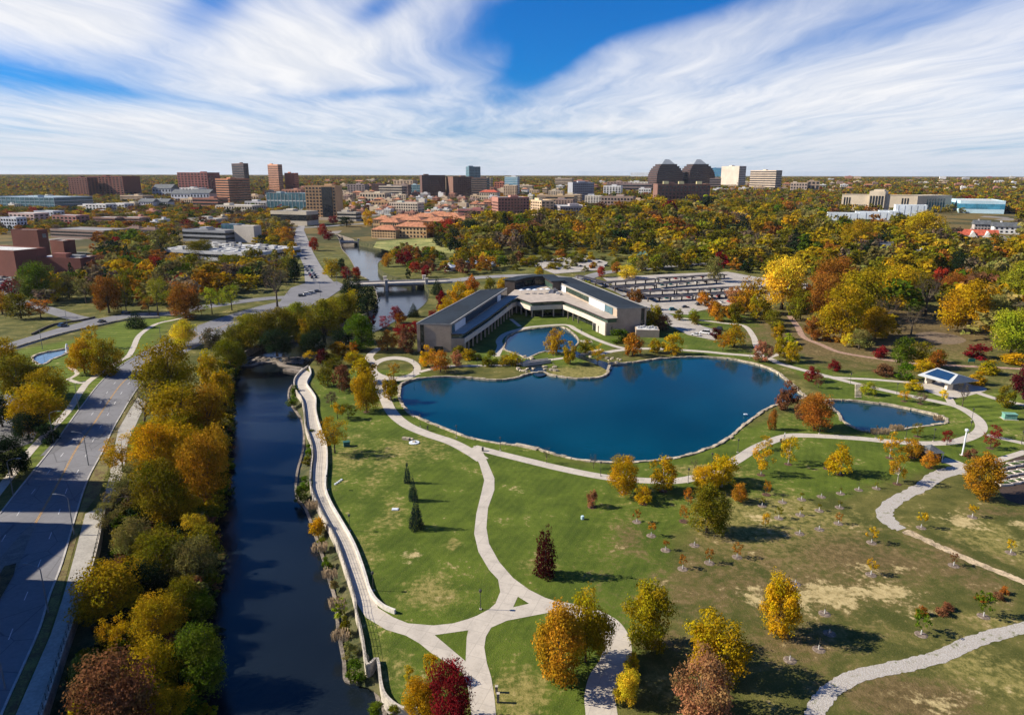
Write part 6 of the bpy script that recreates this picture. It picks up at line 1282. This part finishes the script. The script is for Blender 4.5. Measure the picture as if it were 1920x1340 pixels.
for k in range(44):
    x_, y_ = rt.uniform(960, 1170), rt.uniform(474, 509); T(x_, y_, rt.uniform(12, 24), rt.uniform(6, 17), rt.choice(['shrub', 'shrub', 'broad', 'shrub']), rt.choice(['mustard', 'olive', 'rust', 'olive', 'khaki']))
# leafless little trees on the south shore
for x, y, h in [(1025,868,32),(1113,878,30),(1302,880,22)]: T(x, y, 16, h, 'bare', 'grey brown')
# ornamental reeds by the small pond and on the creek bank
M_REED = mat('dry_reeds', (.42, .30, .17), .9, .3, 1.5)
def reeds(x, y, w, label):
    p = at(x, y, 0); rs = random.Random(int(x)); m = MB()
    for k in range(int(w*70)):
        a = rs.uniform(-w, w); b_ = rs.uniform(-.9, .9); h_ = rs.uniform(.9, 1.9); l = rs.uniform(-.35, .35); l2 = rs.uniform(-.3, .3); q = .06
        m.add([(a-q, b_, 0), (a+q, b_, 0), (a+l+q*1.6, b_+l2, h_), (a+l-q*1.6, b_+l2+.05, h_*.95)], [(0, 1, 2, 3)])
    tag(m.build('ornamental_grass', M_REED, None, False, p), label, 'ornamental grass')
reeds(1650, 813, 2.6, 'tan ornamental grass clump on the near rim of the small pond, larger one'); reeds(1680, 806, 2.0, 'tan ornamental grass clump on the near rim of the small pond, smaller one'); reeds(1758, 788, 1.2, 'small tan reeds standing at the far end of the small pond')
for i, (x, y) in enumerate([(620,1085),(600,1035),(633,1140),(585,955),(640,1200)]): reeds(x, y-3, 1.4, f'tan dry grass clump on the creek bank below the promenade, {["second","fourth","nearest but one","farthest","nearest"][i]} of five')
# ------------------------------------------------------------------ woods: scattered trees by region (picture polygons surveyed onto the ground)
MIXW = [('mustard', 17), ('olive', 20), ('gold', 3), ('khaki', 8), ('rust', 2.2), ('russet', 2.2), ('green', 3.5), ('amber', 2.6), ('lime', 2.4), ('dark green', 4), ('grey brown', 4), ('crimson', .45), ('orange', .3), ('yellow', .8), ('red', .2)]
MIXL = [('rust', 4), ('olive', 8), ('mustard', 7), ('amber', 3), ('khaki', 6), ('grey brown', 5), ('green', 4), ('russet', 3), ('gold', 3), ('crimson', .8), ('dark green', 3), ('red', .4)]
MIXF = [('mustard', 10), ('rust', 4), ('russet', 4), ('olive', 15), ('amber', 2.5), ('khaki', 8), ('crimson', .7), ('green', 2), ('dark green', 4), ('grey brown', 6), ('maroon', .6), ('gold', 4)]
REG = [ # polygon in picture space, spacing m, (h range), (w range), mix
 ([(905,490),(1000,470),(1120,478),(1240,500),(1400,500),(1500,500),(1540,545),(1560,570),(1480,590),(1440,600),(1500,640),(1700,600),(1700,560),(1720,560),(1830,600),(1860,650),(1960,600),(1960,400),(1860,455),(1800,462),(1700,420),(1560,418),(1420,400),(1330,395),(1220,395),(1100,410),(1000,416),(930,415),(870,425),(820,440),(870,470)], 11.5, (12, 21), (15, 27), MIXW),
 ([(190,570),(300,578),(420,560),(500,535),(480,485),(300,485),(240,465),(190,480)], 11.5, (12, 20), (15, 25), MIXL),
 ([(1500,590),(1560,540),(1700,560),(1960,560),(1960,690),(1880,665),(1830,610),(1700,600),(1560,612)], 13, (10, 16), (12, 19), MIXW),
 ([(1190,505),(1480,486),(1500,520),(1440,515),(1380,508),(1200,514)], 10, (8, 13), (11, 17), MIXW),
 ([(20,560),(30,535),(110,535),(190,520),(190,572),(110,575)], 12, (10, 15), (11, 17), MIXL),
 ([(-20,440),(480,440),(560,425),(560,395),(300,392),(-20,400)], 14, (6, 10), (9, 14), MIXL),
 ([(560,412),(700,400),(700,385),(560,390)], 18, (6, 11), (7, 12), MIXL),
 ([(700,470),(800,474),(860,500),(840,515),(760,505)], 11, (6, 10), (6, 11), [('crimson', 1), ('russet', 3), ('rust', 2), ('green', 3), ('olive', 3), ('dark green', 2), ('gold', 1)]),
 ([(860,468),(905,480),(985,490),(1000,500),(930,512),(860,515)], 11, (8, 13), (9, 15), MIXW),
 ([(1180,512),(1400,500),(1400,492),(1180,500)], 11, (8, 13), (9, 15), MIXW),
 ([(190,450),(340,455),(340,475),(300,490),(240,490),(190,480)], 11, (8, 14), (10, 17), MIXL),
 ([(480,450),(545,455),(560,500),(540,540),(500,530),(490,490)], 13, (8, 13), (9, 14), MIXL),
 ([(480,425),(535,425),(545,455),(480,450)], 11, (8, 14), (10, 16), MIXL),
 ([(150,436),(300,440),(330,455),(190,455)], 12, (7, 12), (9, 15), MIXL),
 ([(880,450),(905,490),(850,480),(835,462)], 9, (9, 15), (9, 15), MIXW),
 ([(1480,560),(1560,570),(1640,600),(1700,640),(1600,650),(1520,620)], 12, (7, 12), (8, 13), MIXW),
]
CLEAR = [[(1122,514),(1200,513),(1270,510),(1370,508),(1430,518),(1545,532),(1545,562),(1400,580),(1290,596),(1200,590),(1130,540)],[(1400,452),(1470,440),(1480,470),(1420,480)],[(985,488),(1020,476),(1115,470),(1180,492),(1150,518),(1030,522)],[(1545,398),(1740,398),(1740,432),(1545,436)],[(930,506),(1100,500),(1100,512),(930,514)],
 [(1790,453),(1915,438),(1915,462),(1880,474),(1790,478)],[(540,416),(580,416),(640,545),(560,560)],[(290,470),(485,470),(485,508),(380,506),(300,500)],[(335,440),(480,440),(480,460),(335,460)],[(90,436),(200,436),(200,452),(90,452)],[(230,434),(296,434),(296,450),(230,450)],[(1680,612),(1840,612),(1840,665),(1680,665)],[(1632,470),(1680,470),(1680,484),(1632,484)],[(1712,486),(1752,486),(1752,500),(1712,500)],[(1560,345),(1800,345),(1800,404),(1560,404)]]
def pick(mix):
    s = sum(w for _, w in mix); r = rt.uniform(0, s)
    for c, w in mix:
        r -= w
        if r <= 0: return c
    return mix[0][0]
cand = []; grid = {}
def nearocc(x, y, r):
    gx, gy = int(x//20), int(y//20)
    for i in (-1, 0, 1):
        for j in (-1, 0, 1):
            for (a, b_, c_) in grid.get((gx+i, gy+j), ()):
                if (x-a)**2+(y-b_)**2 < (r+c_)**2: return True
    return False
def occ_add(x, y, r): grid.setdefault((int(x//20), int(y//20)), []).append((x, y, r))
for o_ in OCC: occ_add(*o_)
NW = [LAKE, POND, COURT, FOUNT, CREEK]
def blocked(x, y):
    return any(min(p[0] for p in f) < x < max(p[0] for p in f) and inpoly(x, y, f) for f in BFOOT) or any(inpoly(x, y, h) for h in NW)
for P, sp, (h0, h1), (w0, w1), mix in REG:
    W_ = [at(x, y) for x, y in P]; x0, x1 = min(p.x for p in W_), max(p.x for p in W_); y0, y1 = min(p.y for p in W_), max(p.y for p in W_)
    n = int((x1-x0)*(y1-y0)/(sp*sp)*1.6)
    for _ in range(n):
        x, y = rt.uniform(x0, x1), rt.uniform(y0, y1); z = H(x, y); px, py, dd = proj(x, y, z)
        if px < -60 or px > 1980 or not inpoly(px, py, P) or any(inpoly(px, py, c) for c in CLEAR): continue
        kf = 1+max(0, y-430)/1100; hm = rt.uniform(h0, h1)*(1+(kf-1)*.5); wm = rt.uniform(w0, w1)*kf; r = wm*.5*.62
        if nearocc(x, y, r) or blocked(x, y): continue
        occ_add(x, y, r); colr = pick(mix); kind = 'bare' if colr == 'grey brown' and rt.random() < .5 else rt.choice(['broad', 'broad', 'oval']) if colr != 'dark green' or rt.random() < .5 else 'spruce'
        if kind == 'spruce': wm *= .6
        cand.append((wm*F/dd*hm, x, y, z, hm, wm, kind, colr, px, py))
cand.sort(key=lambda c: -c[0])
NIND = max(0, 296-sum(1 for t in THINGS if t[0].get('category') == 'tree'))
for c in cand[:NIND]:
    _, x, y, z, hm, wm, kind, colr, px, py = c; w_px = wm*F/proj(x, y, z)[2]
    tree_world(Vector((x, y, z)), hm, wm, kind, colr, 1 if w_px > 17 else 2, px, py)
MC = {}
def mass(name, items, label):
    Vs = []; Ts = []
    for (x, y, z, hm, wm, kind, colr, lod) in items:
        n, s, c = {0: (420, .062, 22), 1: (190, .085, 15), 2: (56, .15, 9), 3: (16, .30, 5)}[lod]; k = (kind, lod, rt.randrange(8))
        if k not in MC: MC[k] = crown_arrays('broad' if kind == 'bare' else kind, 31*k[2]+lod, n, s, c)
        V, T_ = MC[k]; a = rt.uniform(0, 6.28); ca, sa = math.cos(a), math.sin(a)
        W_ = np.stack([(V[:, 0]*ca-V[:, 1]*sa)*wm+x, (V[:, 0]*sa+V[:, 1]*ca)*wm+y, V[:, 2]*hm+z], 1); Vs.append(W_)
        c_ = np.array([*PAL[colr], 1])*rt.uniform(.8, 1.15); c_[3] = 1; Ts.append(T_*c_)
    me = arrays_mesh(name, np.concatenate(Vs), np.concatenate(Ts), M_LEAF); o = bpy.data.objects.new(name, me); COL.objects.link(o); o.color = (1, 1, 1, 1); tag(o, label, kind='stuff'); return o
# brush under the creek trees
ub = []; P1 = [(p.x, p.y) for p in LW if p.y < 330]; P2 = [(p.x, p.y) for p in EW]; q1 = resample(P1, 90); q2 = resample(P2, 90)
for i in range(1, 90):
    for k in range(11):
        t = rt.uniform(.16, 1); a, b_ = q1[i], q2[i]; ub.append((a.x*(1-t)+b_.x*t+rt.uniform(-1, 1), a.y*(1-t)+b_.y*t+rt.uniform(-2, 2), -2.6, rt.uniform(2, 5.5), rt.uniform(3, 6.5), 'broad', pick([('olive', 5), ('dark green', 4), ('khaki', 2), ('green', 3), ('russet', 2), ('mustard', 1)]), 0))
# the rest of the wood, and the suburbs out to the horizon, as masses
mass('undergrowth', ub, 'dense brush filling the creek bank under the trees')
mass('wood', [(x, y, z, hm, wm, kind, colr, 0 if wm*F/y > 15 else 1) for _, x, y, z, hm, wm, kind, colr, px, py in cand[NIND:]], 'autumn wood of mixed trees behind the larger ones')
far = []
FB = [f for f in BFOOT]
def farscatter(P, sp0, growf, mix, lods, hr=(8, 14)):
    W_ = [at(x, y) for x, y in P]; x0, x1 = min(p.x for p in W_), max(p.x for p in W_); y0, y1 = min(p.y for p in W_), min(9000, max(p.y for p in W_))
    y = y0
    while y < y1:
        sp = sp0*max(1, (y/1500.0))**growf; x = max(x0, -y*.78-100)
        while x < min(x1, y*.78+100):
            xx = x+rt.uniform(-.5, .5)*sp; yy = y+rt.uniform(-.5, .5)*sp; z = H(xx, yy); px, py, dd = proj(xx, yy, z)
            if inpoly(px, py, P) and rt.random() < .93 and not blocked(xx, yy) and not nearocc(xx, yy, 4):
                wm = sp*rt.uniform(.75, 1.25); hm = rt.uniform(*hr)*(.7 if py > 358 and (px < 570 or 600 < px < 1130) else 1); far.append((xx, yy, z, hm, wm, 'broad', pick(mix), 1 if wm*F/yy > 12 else 2 if wm*F/yy > 5 else 3))
            x += sp
        y += sp*.9
farscatter([(-40,398),(560,388),(560,372),(640,350),(940,350),(1000,345),(1040,360),(1120,370),(1230,392),(1330,392),(1430,398),(1560,414),(1570,398),(1790,400),(1900,400),(1960,440),(1960,336),(1400,334),(-40,330)], 13.5, .5, MIXF, None)
# treed streets inside the plaza and the town
farscatter([(560,395),(930,412),(1000,416),(1100,408),(1230,394),(1120,370),(1000,345),(640,350),(560,372)], 44, .2, MIXL, None, (6, 9))
mass('far_wood', far, 'distant autumn woodland and street trees reaching to the horizon')
print('TREES', NTREE[0], 'cand', len(cand), 'far', len(far))
# ------------------------------------------------------------------ reads as leaf litter under the creek trees
# ------------------------------------------------------------------ labels: each thing singled out by look, landmark and order
LM = [(1030,1080,'the maroon columnar tree'),(760,930,'the three spruces'),(1150,1240,'the south path bend'),(850,1300,'the south path'),(1460,1150,'the dry patches of lawn'),(1230,910,'the south shore path'),(1400,900,'the south shore path bend'),(1600,880,'the small pond lawn'),(1750,860,'the dark shed'),(1840,900,'the garden beds'),(1510,770,'the spit between the ponds'),(1660,800,'the small pond'),(1640,735,'the stone steps'),(1440,680,'the lake\'s far corner'),(1540,705,'the path above the small pond'),(1700,690,'the solar pavilion'),(1890,760,'the green cabinet'),(1360,620,'the round drive'),(1060,670,'the footbridge peninsula'),(1180,660,'the right wing of the office'),(930,680,'the spillway on the north shore'),(820,680,'the left wing end wall'),(750,640,'the ring path'),(660,650,'the tall green tree by the creek'),(640,730,'the promenade top'),(690,750,'the lake path start'),(640,830,'the teal cabinet'),(500,640,'the upper creek bank'),(620,610,'the creek bank below the bridge'),
 (340,650,'the road bend'),(340,740,'the weir, on the road side'),(350,850,'the middle of the creek wood'),(300,960,'the near sidewalk end'),(350,1050,'the creek wood opposite the spruces'),(240,1180,'the near retaining wall'),(330,1300,'the lower end of the creek wood'),(180,690,'the fountain basin'),(70,770,'the shaded forecourt'),(60,590,'the campus side road'),(250,600,'the striped lawn'),(380,590,'the grassy slope by the road'),(300,510,'the brick arts building'),(430,500,'the white roofed laboratory'),(110,550,'the white tank'),(560,450,'the boulevard'),(600,440,'the second creek bridge'),(650,520,'the junction by the bridge'),(780,500,'the wide creek pool'),(850,450,'the creek meadow'),(840,570,'the left wing roof'),(930,545,'the raised hall of the office'),(1040,500,'the hedged lot'),(1150,515,'the slanting carport'),(1190,570,'the joint carport'),(1400,590,'the grass below the carports'),(1465,540,'the carport lot end'),(1580,600,'the brick walk'),(1740,580,'the pale gravel circle'),(1830,600,'the wood by the right edge'),(1000,440,'the tan apartment block'),(1100,430,'the brick and white apartment row'),(1270,420,'the wide brown slab'),(1300,470,'the wood behind the carports'),(1450,450,'the clearing in the wood'),(1640,430,'the museum'),(1840,450,'the red roofed house'),(1740,500,'the white house in the wood'),(1600,500,'the tiny grey house'),(1200,470,'the green roofed lodge'),(1500,420,'the glass pavilions'),(920,470,'the white kiosks'),(200,420,'the balconied apartments'),(420,410,'the campus glass office'),(60,420,'the left edge townhouses'),(1750,1130,'the low shrubs in the dry lawn'),(1520,960,'the sapling rows'),(1700,1020,'the upper rubble path'),(1560,1180,'the lower rubble path'),(1280,1040,'the round green tree'),(1870,1150,'the right edge of the lawn'),(600,960,'the promenade wall'),(650,1180,'the creek bank by the path junction'),(560,770,'the promenade corner'),(1850,700,'the brick walk end')]
DIRS = lambda dx, dy: ('left of' if dx < 0 else 'right of') if abs(dx) > abs(dy)*1.3 else ('in front of' if dy > 0 else 'behind')
groups_ = {}
for (o, base, place, px, py) in THINGS:
    if place is None:
        l = min(LM, key=lambda m: (m[0]-px)**2+((m[1]-py)*1.6)**2); dx, dy = px-l[0], (py-l[1])*1.6
        place = ('beside ' if math.hypot(dx, dy) < 16 else DIRS(dx, dy)+' ')+l[2]
    groups_.setdefault(base+' '+place, []).append((px, o, base, place))
ORD = ['first', 'second', 'third', 'fourth', 'fifth', 'sixth', 'seventh', 'eighth', 'ninth', 'tenth', 'eleventh', 'twelfth', 'thirteenth', 'fourteenth', 'fifteenth', 'sixteenth', 'seventeenth', 'eighteenth', 'nineteenth', 'twentieth']
for k, L_ in groups_.items():
    L_.sort(key=lambda e: e[0])
    for i, (px, o, base, place) in enumerate(L_):
        o['label'] = k if len(L_) == 1 else f'{k}, {ORD[min(i, 19)]} from left'
        if len(o['label'].split()) > 16: o['label'] = ' '.join(w for w in o['label'].split() if w not in ('the', 'a'))
        if len(o['label'].split()) > 16: print('LONG', o['label'])
        c = o['category']; o['group'] = {'tree': 'autumn trees of the park and town', 'car': 'cars on the roads and lots', 'lamp': 'path lamps round the lake', 'street lamp': 'street lamps', 'sapling': 'newly planted saplings', 'shrub': 'shrubs'}[c]
# shops and low blocks that share a description: by order from the left
seen = {}
for o in list(COL.objects):
    if o.parent is None and o.get('label') and o.get('category') == 'building': seen.setdefault(o['label'], []).append(o)
for k, L_ in seen.items():
    if len(L_) > 1:
        L_.sort(key=lambda o: proj(*o.location)[0])
        for i, o in enumerate(L_): o['label'] = ' '.join(w for w in f'{k}, {ORD[i]} from left'.split() if w not in ('the', 'a')); o['group'] = k

# ================================================================== HAZE
bpy.context.view_layer.update()
mz = max(max((o.matrix_world @ Vector(c)).z for c in o.bound_box) for o in COL.objects if o.type == 'MESH')
hz = MB().box(-16000, 16000, -900, 21500, -6, mz+6); ho = hz.build('haze', None); hm_ = bpy.data.materials.new('thin_air'); hm_.use_nodes = True; nt = hm_.node_tree; nt.nodes.clear(); g = NG(nt)
pv_ = g.n('ShaderNodeVolumePrincipled', i={'Color': (.80, .88, 1.0, 1), 'Density': 1.8e-5, 'Anisotropy': .2}); o_ = g.n('ShaderNodeOutputMaterial'); nt.links.new(pv_.outputs[0], o_.inputs['Volume'])
ho.data.materials.append(hm_); tag(ho, kind='stuff')
